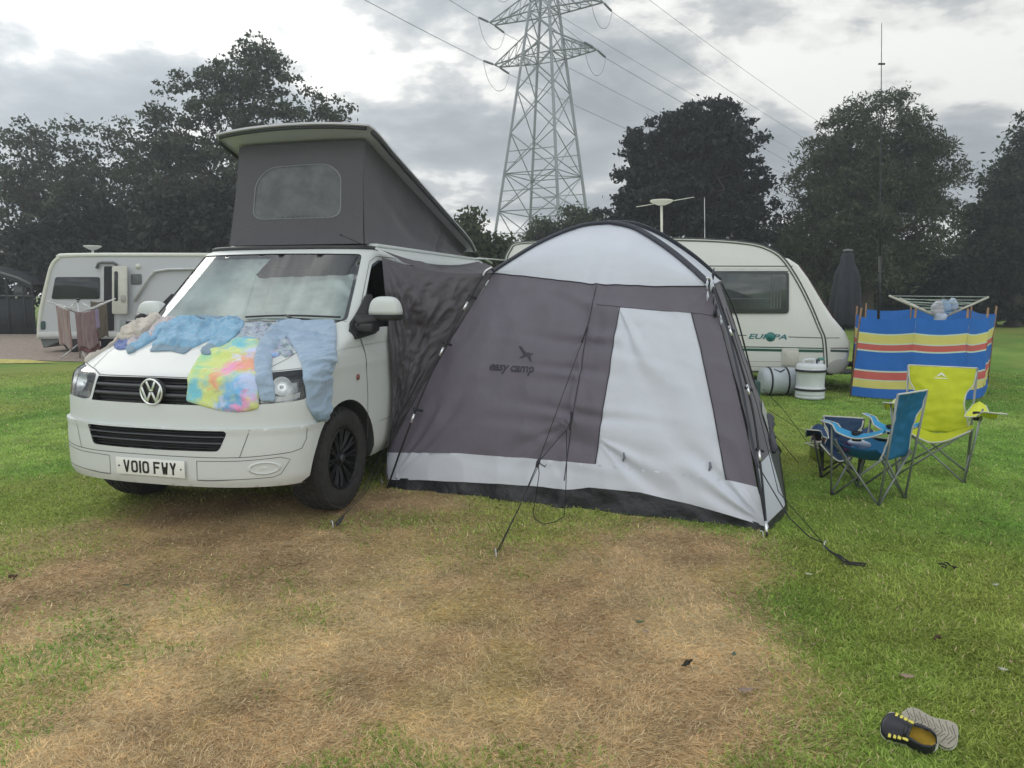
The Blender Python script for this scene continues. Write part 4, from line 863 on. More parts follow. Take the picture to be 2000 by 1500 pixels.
# side wall on the right (towards the chairs): seen edge-on
S1_ = gnd(1537, 1000); KRb = KR
def sideR(u, v, col=None):
    lo = FR+(S1_-FR)*min(u/.18, 1) if u < .18 else S1_+(BR-S1_)*((u-.18)/.82); hi_ = KR+(KBR-KR)*u; p = lo+(hi_-lo)*v
    return p+np.array([.10, 0, 0])*math.sin(math.pi*v)*.3*(1-u)+np.array([.02, .01, 0])*nz((u*4, v*4, 0), 2.2, 7)*math.sin(math.pi*v)
m = MB().grid(sideR, 30, 30, v0=.24, v1=1); obj('side_wall', m, grey, tent, world=True)
m = MB().grid(sideR, 8, 8, u0=0, u1=.22, v0=.025, v1=.24); obj('side_corner', m, pale, tent, world=True)
m = MB().grid(lambda u, v: sideR(u, v)+np.array([.004, 0, 0]), 20, 10, u0=.22, u1=1, v0=.0, v1=.24); obj('side_panel', m, M('tent_mid', (.10, .105, .11), .7, bump=.4, bs=20, transl=.1), tent, world=True)
m = MB().grid(lambda u, v: sideR(u, v)+np.array([.012, -.004, 0]), 8, 5, u0=.50, u1=.99, v0=.24, v1=.33); obj('side_window', m, M('tent_window', (.55, .57, .56), .3, var=.1), tent, world=True)
fl_ = [sideR(.3+.68*t, .215)+np.array([.02+.008*math.sin(t*17), 0, .02*math.sin(t*9)]) for t in np.linspace(0, 1, 16)]
obj('rolled_flap', MB().tube(fl_, [.018+.018*abs(math.sin(i*1.3))+.012*(i > 9) for i in range(16)], 9, flat=.8), tdark, tent, world=True)
m = MB().grid(lambda u, v: sideR(u, v)+np.array([.008, 0, 0]), 24, 3, v0=-.004, v1=.025); obj('side_skirt', m, skirtm, tent, world=True)
# back and left walls (closing the room)
def wall(a, b, c, d, name, mt, v0=0): 
    m = MB().grid(lambda u, v: (a+(b-a)*u)*(1-v)+(c+(d-c)*u)*v+np.array([.02, .02, 0])*nz((u*4, v*4, 0), 1.5, 9), 20, 20, v0=v0); return obj(name, m, mt, tent, world=True)
wall(BL, BR, KBL, KBR, 'back_wall', grey)
# outer poles with silver ferrules and clips
def pole(pts, name='pole', r=.0075, ferr=(), clips=()):
    C_ = catmull(pts, 8); p = obj(name, MB().tube(C_, r, 8), M('pole_black', (.02, .02, .024), .3, metal=.3), tent, world=True); n = len(C_)-1
    for t in ferr:
        i = t*n; a = C_[int(i)]+(C_[min(int(i)+1, n)]-C_[int(i)])*(i-int(i)); d = C_[min(int(i)+1, n)]-C_[int(i)]; d /= np.linalg.norm(d); obj('ferrule', MB().tube([a, a+d*.075], r*1.35, 8), chrome, p, world=True)
    for t in clips:
        i = t*n; a = C_[int(i)]+(C_[min(int(i)+1, n)]-C_[int(i)])*(i-int(i)); obj('clip', MB().tube([a+np.array([-.012, 0, .012]), a+np.array([.02, .03, -.002]), a+np.array([.045, .05, -.012])], [.014, .011, .012], 6), tdark, p, world=True)
    return p
pL = [FL+np.array([-.01, -.03, .0]), at(800, 832, 5.78), at(850, 712, 5.9), at(905, 605, 6.05), at(945, 537, 6.2), at(962, 524, 6.24)]
pole(pL, ferr=(.21, .43, .60), clips=(.25, .47, .66)); pp = obj('pole_bend', MB().tube(catmull([at(943, 541, 6.2), at(948, 530, 6.2), at(961, 522, 6.22)], 5), .010, 8), alu, tent, world=True)
pR = [gnd(1498, 1048), at(1487, 925, 4.85), at(1470, 800, 5.05), at(1440, 690, 5.2), at(1405, 585, 5.35), at(1390, 550, 5.42)]
pole(pR, r=.008, ferr=(.02, .24, .45, .66), clips=(.27, .47, .68)); obj('pole_bend', MB().tube(catmull([at(1379, 543, 5.40), at(1388, 545, 5.40), at(1393, 563, 5.39)], 5), .011, 8), alu, tent, world=True)
pole([BR+np.array([.02, 0, 0]), at(1497, 830, 6.95), at(1466, 720, 6.98), at(1436, 610, 7.0), at(1409, 552, 7.0)], r=.008)
def crump(c, r, n=7, seed=1, mt=pale, name='gathered_fabric', st=(1, 1, 2.2)):
    g = random.Random(seed); m = MB()
    for i in range(n):
        o_ = np.array([g.uniform(-.5, .5)*r, g.uniform(-.3, .3)*r, g.uniform(-1, 1)*r*st[2]]); a = c+o_; m.tube([a+np.array([0, 0, r*.9]), a+np.array([g.uniform(-.3, .3)*r, 0, 0]), a-np.array([g.uniform(-.2, .2)*r, 0, r*.9])], [r*.12, r*.42, r*.08], 7, flat=.5)
    return obj(name, m, mt, tent, world=True)
crump(at(1385, 572, 5.33), .040, 5, 3); crump(at(1406, 628, 5.25), .022, 3, 5); crump(at(1392, 545, 5.5), .05, 6, 8, tdark); crump(at(1398, 595, 5.3), .035, 5, 9, tdark)
# webbing strip on the corner
obj('corner_webbing', MB().tube([at(1392, 560, 5.36), at(1425, 655, 5.2), at(1452, 770, 5.0), at(1476, 900, 4.82), at(1497, 1030, 4.64)], .012, 6, flat=.4), sleeve, tent, world=True)
# dark tunnel panel between the van side and the tent, crumpled
tun = M('tunnel_cloth', (.075, .068, .080), .55, var=.10, vs=3, transl=.05, bump=.45, bs=15, bdist=.02)
vanT = lambda z: v2w((.975+.0*z, -.80 if z > 1.2 else -.80+.12*(1.2-z)/1.2*0, z))
tz0 = [(746, 503), (751, 560), (757, 620), (762, 680), (767, 760), (764, 830), (757, 884)]
def hitX_(px, py, Xv):
    o = vloc(CAM); d = vloc(CAM+rayd(px, py))-o; t = (Xv-o[0])/d[0]; return v2w(o+t*d)
leftE = np.array([hitX_(x, y, .83 if y < 560 else .93 if y < 650 else .985) for x, y in tz0]+[hitX_(752, 925, .985)]); rightE = np.array([KL, TF(*tent_uv(905, 625)), TF(*tent_uv(850, 716)), TF(*tent_uv(800, 800)), TF(*tent_uv(757, 884)), FL+np.array([0, 0, .05])])
def tunnel(u, v):
    a = cat_eval(leftE, v); b = cat_eval(rightE, v); p = a+(b-a)*u; e = math.sin(math.pi*u)**.6*min(1, v*9+.25)
    th = math.atan2(v+.02, u*.9+.02)
    w = .055*nz((u*2, v*3, 0), 1.6, 11)+.026*(1-abs(nz((u*3+v*5, v*3-u*3, 0), 1.7, 12))*2.2)+.014*(1-2*abs(nz((u*3+v*4, v*9, 0), 2.6, 13)))+.020*math.sin(th*19+3*nz((u, v, 1), 3, 2))*math.exp(-(u*u+v*v*.5)*2.2)
    return p+np.array([.10, -.99, 0])*w*e+np.array([0, 0, -.05])*math.sin(math.pi*u)*(1-v)**3
obj('tunnel_side', MB().grid(tunnel, 90, 120), tun, tent, world=True)
RE0 = np.array([v2w((.80, -.86, 1.905)), v2w((.86, -1.3, 1.845)), v2w((.86, -1.9, 1.82)), v2w((.84, -2.7, 1.84)), v2w((.84, -3.4, 1.90))])
def tun_roof(u, v):
    a = cat_eval(RE0, v); b = KL+(KBL-KL)*v; p = a+(b-a)*u; return p+np.array([0, 0, 1])*(-.07*math.sin(math.pi*u)+.030*nz((u*3, v*4, 0), 1.8, 15)+.02*nz((u*9, v*3, 0), 1.5, 16))*math.sin(math.pi*u)**.5+np.array([0, 0, -.03])*(1-v)*math.sin(math.pi*u)
obj('tunnel_roof', MB().grid(tun_roof, 50, 50), tun, tent, world=True)
# guy lines (parts of the tent)
def guy(pts, r=.0028, name='guy_line'): return obj(name, MB().tube(pts, r, 5), blackr, tent, world=True)
q1 = TF(*tent_uv(1148, 640), .01); q2 = TF(*tent_uv(1118, 822), .01); tens = at(1051, 903, 4.62); pegA = gnd(970, 1088)
g1 = guy([q1, q1+np.array([-.05, -.12, -.12]), at(1134, 675, 5.1), tens]); guy([q1, at(1136, 668, 5.25)], .006); guy([q2, at(1107, 838, 5.05), tens]); guy([q2+np.array([0, 0, .06]), q2, at(1113, 838, 5.0)], .008)
guy([tens, (tens+pegA)/2+np.array([.004, 0, 0]), pegA+np.array([0, 0, .03])], .0035); guy([tens+np.array([.01, 0, -.004]), pegA+np.array([.014, 0, .04])], .0025)
obj('line_runner', MB().tube([tens+np.array([-.012, 0, -.03]), tens, tens+np.array([.014, 0, .035])], [.007, .014, .007], 6).tube([tens, tens+np.array([.045, .0, -.03]), tens+np.array([.05, 0, -.015])], .004, 5), tdark, g1, world=True)
guy([at(1106, 840, 5.03), at(1107, 900, 4.98), at(1104, 985, 4.95), gnd(1102, 1008, .012), gnd(1085, 1019, .008), gnd(1062, 1024, .008), gnd(1045, 1014, .010), gnd(1041, 1000, .012), at(1046, 975, 4.9), at(1053, 925, 4.7), tens], .003)
pegB = gnd(652, 1030); lb = v2w((.98, -.85, .62)); g2 = guy([hitX_(757, 862, 1.0), at(705, 965, 4.95), pegB+np.array([0, 0, .02])]); guy([hitX_(760, 885, 1.05), at(712, 965, 5.0), pegB+np.array([.01, 0, .02])])
obj('line_runner', MB().tube([gnd(672, 1008, .06), gnd(664, 1018, .05), gnd(657, 1027, .03)], [.006, .012, .006], 6), tdark, g2, world=True)
pegC = gnd(1607, 1070); pegD = gnd(1662, 1106)
guy([at(1418, 602, 5.3), at(1478, 790, 4.9), at(1520, 960, 4.5), pegC+np.array([0, 0, .03])]); guy([at(1478, 905, 4.8), at(1540, 1010, 4.45), gnd(1580, 1048, .05), pegC+np.array([0, 0, .03])], .004)
g = random.Random(4)
for i in range(5):
    P_ = [pegC+np.array([0, 0, .02])]+[pegC+(pegD-pegC)*t+np.array([g.uniform(-.02, .02), g.uniform(-.02, .02), .012]) for t in (.3, .6, .9)]+[pegD+np.array([g.uniform(-.06, .10), g.uniform(-.03, .03), .012]) for _ in range(2)]; guy(catmull(P_, 4), .003)
guy([at(1432, 622, 6.9), at(1450, 680, 6.8), at(1497, 830, 6.4), at(1560, 905, 6.3)], .003); guy([at(1490, 760, 6.95), at(1530, 800, 6.9), gnd(1580, 868)], .0028); guy([at(1500, 800, 6.95), gnd(1600, 862)], .0028)
guy([at(1425, 605, 7.05), at(1450, 690, 7.1), at(1480, 790, 7.2), at(1512, 880, 7.1)], .010)
yt = [at(1410, 576, 6.8), at(1407, 590, 6.8), at(1413, 608, 6.79), at(1418, 608, 6.79), at(1416, 592, 6.8)]
obj('yellow_tag', MB().add([p for p in yt]+[p+np.array([0, .008, 0]) for p in yt], [(0, 1, 2, 3, 4), (9, 8, 7, 6, 5)]+[(i, (i+1) % 5, 5+(i+1) % 5, 5+i) for i in range(5)]), M('tag_yellow', (.75, .62, .03), .6), tent, world=True)
# pegs stay in the ground: things of their own
def peg(p, label, rz=0):
    m = MB().tube([p+np.array([0, 0, -.10]), p+np.array([.01*math.cos(rz), .01*math.sin(rz), .035]), p+np.array([.022*math.cos(rz), .02*math.sin(rz), .045]), p+np.array([.035*math.cos(rz), .03*math.sin(rz), .030])], .004, 6)
    return centred('tent_peg', m, alu, p, label, 'peg', 'pegs holding the tent lines')
peg(pegA, 'metal peg at the end of the guy line in front of the tent', 2); peg(pegB, 'metal peg holding the line by the van front wheel', 2.5); peg(pegC, 'metal peg where the right hand guy lines meet on green grass', .3); peg(gnd(1493, 1050), 'metal peg at the foot of the right front tent pole', 3)
peg(gnd(748, 945)+np.array([0, 0, 0]), 'metal peg at the left front corner of the tent', 3)
# ================================================================== CLOTHES DRYING ON THE BONNET
def clothm(name, col=None, stops=None, vs=6, var=.07, bs=30):
    return M(name, col or (.5, .5, .5), .92, var=var, vs=vs, stops=stops, bump=.75, bs=bs, bdist=.012, sheen=.3, spec=.2)
def hit_all(P):
    o = []
    for p in P:
        h = van_hit(*p)
        if h is None:                                      # beyond the wing: step inwards until the bodywork is met
            q = np.array(p, float)
            for _ in range(60):
                q = q+(np.array([430., 760.])-q)*.01; h = van_hit(*q)
                if h: break
        o.append(h)
    return o
def garment(name, label, cat, pieces, mt, seed, grp='clothes laid out to dry on the van bonnet', parts=()):
    """pieces: (outline in the domain, base lift, puff, fold direction, fold pitch, fold height)"""
    allp = [hit_all(p[0]) for p in pieces]; c = np.mean([S(*q) for q in allp[0]], 0); cw_ = v2w(c); cw_[2] = c[2]
    t = thing(name, label, cat, tuple(cw_), -YAW, grp)
    def build(dom, lift, puff, fa, fp, fh, k, nm, mt_, par):
        dom = rounded(dom, .02, 3); v, f = cdt(dom, (), .0115); D_ = dens(dom, .012); m = MB(); vs = []
        for p in v:
            d = edist(p, D_); e = 1-math.exp(-d/.012); x = p[0]*math.cos(fa)+p[1]*math.sin(fa); y = -p[0]*math.sin(fa)+p[1]*math.cos(fa)
            wob = nz((p[0], p[1], k), 4.5, seed)*.09; fold = max(0, 1-abs(nz(((x+wob)*1.0, y*.16, k), fp*1.5, seed+3))*3.6)**1.3*2.0-.2; fold2 = max(0, 1-abs(nz((x*.7+y*.5, y*.4-x*.5, k), fp*2.4, seed+5))*3.5)**1.2
            fold *= .45+1.1*max(0, nz((p[0], p[1], 9), 5, seed)+.45)
            h = lift*.6-.002+e*(puff*.55+fh*fold+fh*.8*fold2+.003*nz((p[0], p[1], 0), 30, seed)); vs.append(So(p[0], p[1], max(h, .0045)))
        m.add([vl(q) for q in vs], f); ed = [p for p in D_]; n = len(ed)
        m.add([vl(So(a, b, lift*.6-.002)) for a, b in ed]+[vl(So(a, b, .001)) for a, b in ed], [(i, (i+1) % n, n+(i+1) % n, n+i) for i in range(n)])
        for i in range(len(m.v)): m.v[i] = tuple(np.array(m.v[i])-np.array([c[0], -c[1], c[2]]))
        return obj(nm, m, mt_, par, weld=.0008)
    first = None
    for k, ((px, lift, puff, fa, fp, fh, nm, mt_), dom) in enumerate(zip(pieces, allp)):
        build(dom, lift, puff, fa, fp, fh, k, nm, mt_ or mt, t)
    return t
beige = clothm('beige_jersey', (.54, .49, .43)); sky_ = clothm('sky_blue_jersey', (.24, .43, .60)); skyrib = clothm('blue_grey_ribbing', (.22, .32, .41), bs=90); joggm = clothm('grey_blue_jersey', (.33, .43, .56))
lil = clothm('lilac_print', stops=[(.32, (.20, .19, .30)), (.45, (.48, .42, .45)), (.58, (.56, .50, .50)), (.68, (.22, .26, .42))], vs=16); navyc = clothm('blue_cuff', stops=[(.38, (.05, .08, .25)), (.55, (.16, .22, .48)), (.7, (.10, .12, .25))], vs=18)
camo = clothm('camouflage_print', stops=[(.34, (.10, .14, .17)), (.42, (.24, .32, .34)), (.50, (.46, .45, .62)), (.56, (.22, .36, .36)), (.62, (.58, .62, .66)), (.70, (.20, .22, .36))], vs=17)
camo2 = clothm('bright_print', stops=[(.34, (.12, .25, .50)), (.46, (.30, .50, .75)), (.54, (.60, .35, .62)), (.62, (.25, .38, .36)), (.70, (.12, .14, .22))], vs=22)
def tiedye():
    m = clothm('tie_dye', stops=[(.30, (.70, .28, .45)), (.70, (.2, .4, .7))], vs=5)
    t = m.node_tree; n = t.nodes; l = t.links; b = [x for x in n if x.type == 'BSDF_PRINCIPLED'][0]; tc_ = [x for x in n if x.type == 'TEX_COORD'][0]
    lav, blu, yel, cor, pk, grn, aqu, wh = (.54, .62, .88), (.20, .48, .82), (.66, .74, .26), (.86, .36, .26), (.84, .36, .60), (.34, .66, .38), (.20, .55, .66), (.72, .76, .84)
    H0 = [van_hit(*q) for q in TD_PX]; c0 = np.mean([S(*q) for q in H0], 0)
    no_ = n.new('ShaderNodeTexNoise'); no_.inputs['Scale'].default_value = 13; no_.inputs['Detail'].default_value = 5; no_.inputs['Roughness'].default_value = .62; l.new(tc_.outputs['Object'], no_.inputs[0])
    sub = n.new('ShaderNodeVectorMath'); sub.operation = 'SUBTRACT'; l.new(no_.outputs['Color'], sub.inputs[0]); sub.inputs[1].default_value = (.5, .5, .5); ma = n.new('ShaderNodeVectorMath'); ma.operation = 'MULTIPLY_ADD'; l.new(sub.outputs[0], ma.inputs[0]); ma.inputs[1].default_value = (.30, .30, .30); l.new(tc_.outputs['Object'], ma.inputs[2])
    cur_ = None
    for (px, py, r_, col) in ((440, 735, .30, yel), (470, 675, .07, aqu), (500, 690, .05, lav), (445, 690, .045, yel), (400, 700, .05, grn), (478, 712, .075, cor), (450, 722, .05, pk), (496, 722, .04, cor), (462, 702, .025, wh), (420, 745, .045, cor), (410, 770, .05, yel), (378, 765, .055, aqu), (388, 725, .045, grn), (472, 760, .075, blu), (492, 745, .05, lav), (450, 790, .05, blu), (425, 796, .03, lav), (488, 785, .04, pk), (465, 797, .035, pk), (502, 798, .035, yel), (500, 765, .03, lav)):
        h_ = van_hit(px, py)
        if h_ is None: continue
        q = S(*h_)-c0; ds = n.new('ShaderNodeVectorMath'); ds.operation = 'DISTANCE'; l.new(ma.outputs[0], ds.inputs[0]); ds.inputs[1].default_value = (q[0], -q[1], q[2])
        mr_ = n.new('ShaderNodeMapRange'); mr_.interpolation_type = 'SMOOTHSTEP'; l.new(ds.outputs['Value'], mr_.inputs[0]); mr_.inputs[1].default_value = r_*2.4; mr_.inputs[2].default_value = r_*.5
        if cur_ is None: rgb = n.new('ShaderNodeRGB'); rgb.outputs[0].default_value = (*col, 1); cur_ = rgb.outputs[0]; continue
        mi = n.new('ShaderNodeMix'); mi.data_type = 'RGBA'; l.new(mr_.outputs[0], mi.inputs['Factor']); l.new(cur_, mi.inputs[6]); mi.inputs[7].default_value = (*col, 1); cur_ = mi.outputs[2]
    l.new(cur_, b.inputs['Base Color']); return m
TD_PX = [(452, 668), (478, 662), (506, 664), (514, 690), (512, 720), (506, 755), (506, 798), (488, 803), (460, 805), (430, 802), (400, 794), (364, 784), (368, 752), (376, 718), (392, 692), (424, 680)]
tied = tiedye()
PI_ = math.pi
garment('printed_top', 'lilac printed top with blue cuffs, second from the left on the bonnet', 'top', [
    ([(345, 618), (330, 642), (296, 662), (262, 680), (244, 676), (250, 664), (280, 648), (300, 634), (318, 620)], .010, .008, .7, 6, .012, 'body_cloth', lil),
    ([(262, 656), (256, 668), (248, 682), (232, 684), (224, 680), (222, 668), (238, 658), (252, 652)], .014, .008, .2, 9, .010, 'cuff', navyc)], lil, 3)
garment('beige_trousers', 'crumpled beige jogging bottoms hanging off the left end of the bonnet', 'trousers', [
    ([(284, 598), (301, 606), (315, 616), (319, 632), (304, 640), (286, 650), (262, 662), (240, 668), (218, 662), (214, 642), (232, 622), (246, 612), (266, 603)], .048, .020, .9, 6, .016, 'waist', None),
    ([(262, 650), (240, 664), (212, 678), (192, 692), (172, 704), (154, 708), (158, 692), (180, 672), (204, 656), (222, 646), (240, 642)], .034, .016, .9, 6, .012, 'leg', None),
    ([(318, 624), (302, 642), (276, 658), (246, 664), (222, 662), (230, 646), (262, 632), (298, 618)], .082, .016, .9, 6, .013, 'leg', None)], beige, 5)
garment('sweatshirt', 'sky blue sweatshirt spread flat with both sleeves down the bonnet', 'sweatshirt', [
    ([(352, 618), (372, 616), (392, 621), (428, 624), (446, 619), (468, 622), (472, 636), (440, 650), (410, 664), (382, 678), (360, 684), (320, 676), (296, 676), (304, 666), (318, 648), (334, 632)], .014, .010, .5, 7, .018, 'body_cloth', None),
    ([(300, 676), (318, 672), (345, 676), (366, 676), (381, 672), (374, 682), (360, 692), (334, 686), (308, 687), (292, 687)], .016, .010, 0, 11, .008, 'hem', skyrib),
    ([(352, 618), (368, 618), (352, 634), (322, 650), (296, 668), (276, 680), (262, 686), (252, 680), (272, 668), (294, 650), (322, 634)], .028, .012, .75, 9, .012, 'sleeve', None),
    ([(272, 674), (264, 688), (250, 692), (246, 684), (258, 672)], .028, .012, .75, 9, .008, 'cuff', skyrib),
    ([(446, 619), (466, 620), (479, 632), (472, 646), (450, 668), (428, 682), (408, 682), (406, 672), (424, 656), (430, 640)], .030, .014, .9, 9, .014, 'sleeve', None),
    ([(428, 678), (412, 696), (396, 696), (392, 688), (404, 676)], .030, .012, .9, 9, .006, 'cuff', skyrib),
    ([(378, 618), (398, 625), (426, 627), (440, 620), (424, 619), (400, 617)], .030, .008, 0, 9, .006, 'collar', skyrib)], sky_, 7)
garment('camouflage_shirt', 'patterned grey-green camouflage shirt partly hidden under the joggers', 'shirt', [
    ([(478, 632), (508, 628), (536, 632), (546, 650), (568, 668), (574, 692), (557, 699), (546, 690), (530, 700), (524, 688), (508, 668), (490, 664), (464, 662), (470, 646)], .008, .006, .6, 7, .010, 'body_cloth', None),
    ([(548, 672), (540, 688), (548, 694), (533, 700), (524, 694), (530, 680), (540, 668)], .020, .006, .6, 10, .006, 'trim', camo2)], camo, 9)
garment('tie_dye_shirt', 'rainbow tie-dye T-shirt hanging down over the front grille', 't-shirt', [
    ([(452, 668), (478, 662), (506, 664), (514, 690), (512, 720), (506, 755), (506, 798), (488, 803), (460, 805), (430, 802), (400, 794), (364, 784), (368, 752), (376, 718), (392, 692), (424, 680)], .012, .007, 1.3, 4, .009, 'body_cloth', None),
    ([(456, 664), (480, 660), (500, 662), (500, 668), (480, 667), (456, 671)], .022, .005, 0, 8, .004, 'collar', clothm('aqua_rib', (.16, .42, .60)))], tied, 11)
garment('joggers', 'grey-blue jogging bottoms draped over the right headlight', 'trousers', [
    ([(541, 628), (520, 650), (504, 676), (496, 704), (502, 752), (509, 784), (538, 785), (537, 752), (530, 722), (533, 694), (552, 664), (572, 655), (580, 640), (572, 628)], .024, .014, 1.45, 6, .014, 'leg', None),
    ([(541, 627), (570, 630), (600, 631), (630, 628), (654, 630), (657, 650), (655, 684), (650, 720), (647, 762), (642, 806), (634, 818), (612, 814), (600, 796), (596, 756), (590, 716), (580, 690), (564, 664), (552, 652), (546, 640)], .026, .014, 1.45, 5, .015, 'leg', None),
    ([(641, 802), (636, 824), (616, 822), (606, 806)], .030, .010, 1.4, 14, .010, 'cuff', skyrib),
    ([(560, 627), (600, 628), (652, 627), (655, 636), (600, 637), (562, 636)], .036, .008, 1.5, 16, .006, 'waistband', None)], joggm, 13)
# ================================================================== PYLON AND POWER LINES
steel = M('galvanised_steel', (.26, .28, .30), .6, metal=.3, var=.15, vs=1)
py = thing('pylon', 'tall steel lattice electricity pylon rising behind the tent', 'pylon', (2.5, 60, 0), -math.atan2(4.6, 8))
side = lambda z: 7.0-.230*z if z < 25 else max(1.25-.10*(z-25), .5)
def cnr(i, z): s = side(z)/2; return np.array([(-s, -s, z), (s, -s, z), (s, s, z), (-s, s, z)][i % 4])
m = MB()
def bar(a, b, w, mm=None): (mm or m).tube([a, b], w, 4, cap=False)
for i in range(4): bar(cnr(i, 0), cnr(i, 25), .13); bar(cnr(i, 25), cnr(i, 33), .10)
lv = [0, 4.0, 7.8, 10.7, 13.8, 17.0, 19.6, 21.3, 22.9, 24.5, 26.4, 28.2, 30, 31.5, 33]
for a, b in zip(lv[:-1], lv[1:]):
    for i in range(4):
        bar(cnr(i, a), cnr(i+1, b), .048); bar(cnr(i+1, a), cnr(i, b), .048)
        if b in (7.8, 10.7, 19.6, 22.9, 26.4, 33): bar(cnr(i, b), cnr(i+1, b), .045)
        if b < 15 and i % 2 == 0:
            t = side(a)/(side(a)+side(b)); xm = cnr(i, a)+(cnr(i+1, b)-cnr(i, a))*t
            for q0 in (cnr(i, a)+(cnr(i, b)-cnr(i, a))*t, cnr(i+1, a)+(cnr(i+1, b)-cnr(i+1, a))*t): bar(q0, xm, .035)
            for e_, s_ in ((i, i+1), (i+1, i)): bar((cnr(e_, a)+xm)/2, cnr(e_, a)+(cnr(e_, b)-cnr(e_, a))*t*.5, .03)
    if b in (10.7, 19.6, 22.9): bar(cnr(0, b), cnr(2, b), .035); bar(cnr(1, b), cnr(3, b), .035)
obj('tower', m, steel, py, smooth=False)
tips = []
for z, L_ in ((19.6, 4.3), (22.9, 4.75), (26.4, 4.0)):
    for sg in (1, -1):
        m = MB(); tip = np.array([sg*L_, 0, z]); tips.append(tip); ta = tip+[0, .35, 0]; tb = tip-[0, .35, 0]; zt = z+1.55; s1, s2 = side(z)/2, side(zt)/2
        lo = [np.array([sg*s1, s1, z]), np.array([sg*s1, -s1, z])]; up = [np.array([sg*s2, s2, zt]), np.array([sg*s2, -s2, zt])]
        for (a, b) in ((lo[0], ta), (lo[1], tb), (up[0], ta), (up[1], tb)): bar(a, b, .065, m)
        bar(ta, tb, .06, m)
        for k in (.25, .5, .75):
            p = [lo[0]+(ta-lo[0])*k, lo[1]+(tb-lo[1])*k, up[0]+(ta-up[0])*k, up[1]+(tb-up[1])*k]
            bar(p[0], p[1], .035, m); bar(p[0], p[2], .035, m); bar(p[1], p[3], .035, m); k2 = max(k-.25, 0)
            q = [lo[0]+(ta-lo[0])*k2, lo[1]+(tb-lo[1])*k2, up[0]+(ta-up[0])*k2, up[1]+(tb-up[1])*k2]
            bar(p[0], q[2], .035, m); bar(p[1], q[3], .035, m); bar(p[0], q[1], .03, m)
        obj('crossarm', m, steel, py, smooth=False)
        for d_ in (1, -1):
            m = MB(); a = tip+np.array([0, .35*d_, 0]); b = a+np.array([0, 1.7*d_, -.12]); m.tube([a, b], .03, 5)
            for k in range(11): c = a+(b-a)*(.15+.075*k); m.lathe([(.03, -.045), (.09, -.02), (.03, .045)], 8, tuple(c), 'y')
            obj('insulator', m, M('insulator_glass', (.10, .12, .12), .3), py)
        jp = [tip+np.array([0, 2.05, -.15]), tip+np.array([0, 1.3, -1.4]), tip+np.array([0, 0, -1.9]), tip+np.array([0, -1.3, -1.4]), tip+np.array([0, -2.05, -.15])]; obj('jumper_cable', MB().tube(catmull(jp, 6), .022, 4), steel, py)
bpy.context.view_layer.update(); wire = M('cable', (.12, .125, .13), .6); pm = wm(py); names = ['lower right', 'lower left', 'middle right', 'middle left', 'upper right', 'upper left']
for i, tip in enumerate(tips):
    for d_, far in ((1, 210), (-1, 150)):
        a = pm @ Vector((tip[0], tip[1]+2.05*d_, tip[2]-.15)); pts = []; az = R(41) if d_ > 0 else R(23.6)+math.pi      # the line bends at this tower
        for k in range(41):
            t = k/40; pts.append(a+Vector((math.sin(az)*far*t, math.cos(az)*far*t, (1.5 if d_ < 0 else -3)*t-4*(4.0 if d_ > 0 else 2.8)*t*(1-t))))
        centred('power_line', MB().tube(pts, .021, 4, cap=False), wire, pts[0], '%s cable of the pylon, %s' % (names[i], 'running away to the right' if d_ > 0 else 'coming overhead to the left'), 'cable', 'cables strung from the pylon')
# ================================================================== CREAM CARAVAN (right)
cA, cB = np.array([-.15, 13.40]), np.array([5.25, 11.25]); dirc = (cB-cA)/np.linalg.norm(cB-cA); LC = float(np.linalg.norm(cB-cA)); rzc = math.atan2(dirc[1], dirc[0])
cv = thing('caravan', 'cream touring caravan with green stripes behind the tent', 'caravan', (cA[0], cA[1], 0), rzc)
def onside(px, py):                    # pixel -> (s along, z) on the side wall
    r = rayd(px, py); n_ = np.array([-dirc[1], dirc[0]]); t = ((cA-CAM[:2])@n_)/(r[:2]@n_); P = CAM+r*t; return float((P[:2]-cA)@dirc), float(P[2])
cream = M('caravan_cream', (.70, .70, .68), .38, var=.025, vs=1.5, bump=.06, bs=60, coat=.15)
trim = M('caravan_trim', (.055, .065, .06), .5); greenm = M('stripe_green', (.010, .085, .055), .45); wtrim = M('trim_white', (.70, .70, .68), .4)
side_px = [(985, 730), (986, 560), (986, 510), (994, 488), (1012, 474), (1100, 470), (1200, 466), (1310, 465), (1400, 468), (1470, 475), (1505, 486), (1530, 503), (1556, 540), (1582, 590), (1603, 640), (1612, 665), (1616, 728)]
nose_px = [(1540, 505), (1560, 518), (1578, 542), (1608, 592), (1628, 622), (1650, 648), (1661, 670), (1657, 700), (1640, 729)]
spr = [onside(*p) for p in side_px]; npr = [onside(*p) for p in nose_px]
prof = spr[:12]+npr; WC = 2.15
def extr(poly, y0, y1, name, mt, par, bev=.0, **k):
    return obj(name, MB().prism(poly, lambda a, b: (a, y0, b), lambda a, b: (a, y1, b)), mt, par, bevel=bev, **k)
body = extr(prof, .0, WC, 'body', cream, cv, bev=.05, angle=45)
edge = [(a, b) for a, b in spr[1:]]
def tubeside(pts, r, mt, name, par, y=-.006, n=6, fl=1.): return obj(name, MB().tube([(a, y, b) for a, b in pts], r, n, flat=fl), mt, par)
tubeside(catmull(spr[1:], 4), .016, trim, 'edge_trim', cv, y=.0); c2 = catmull(spr[1:], 4); cm = np.array([2.8, 1.2]); tubeside([p+(cm-p)/np.linalg.norm(cm-p)*.040 for p in c2], .010, trim, 'edge_trim', cv, y=-.001); tubeside([p+(cm-p)/np.linalg.norm(cm-p)*.02 for p in c2], .014, wtrim, 'edge_trim', cv, y=-.001)
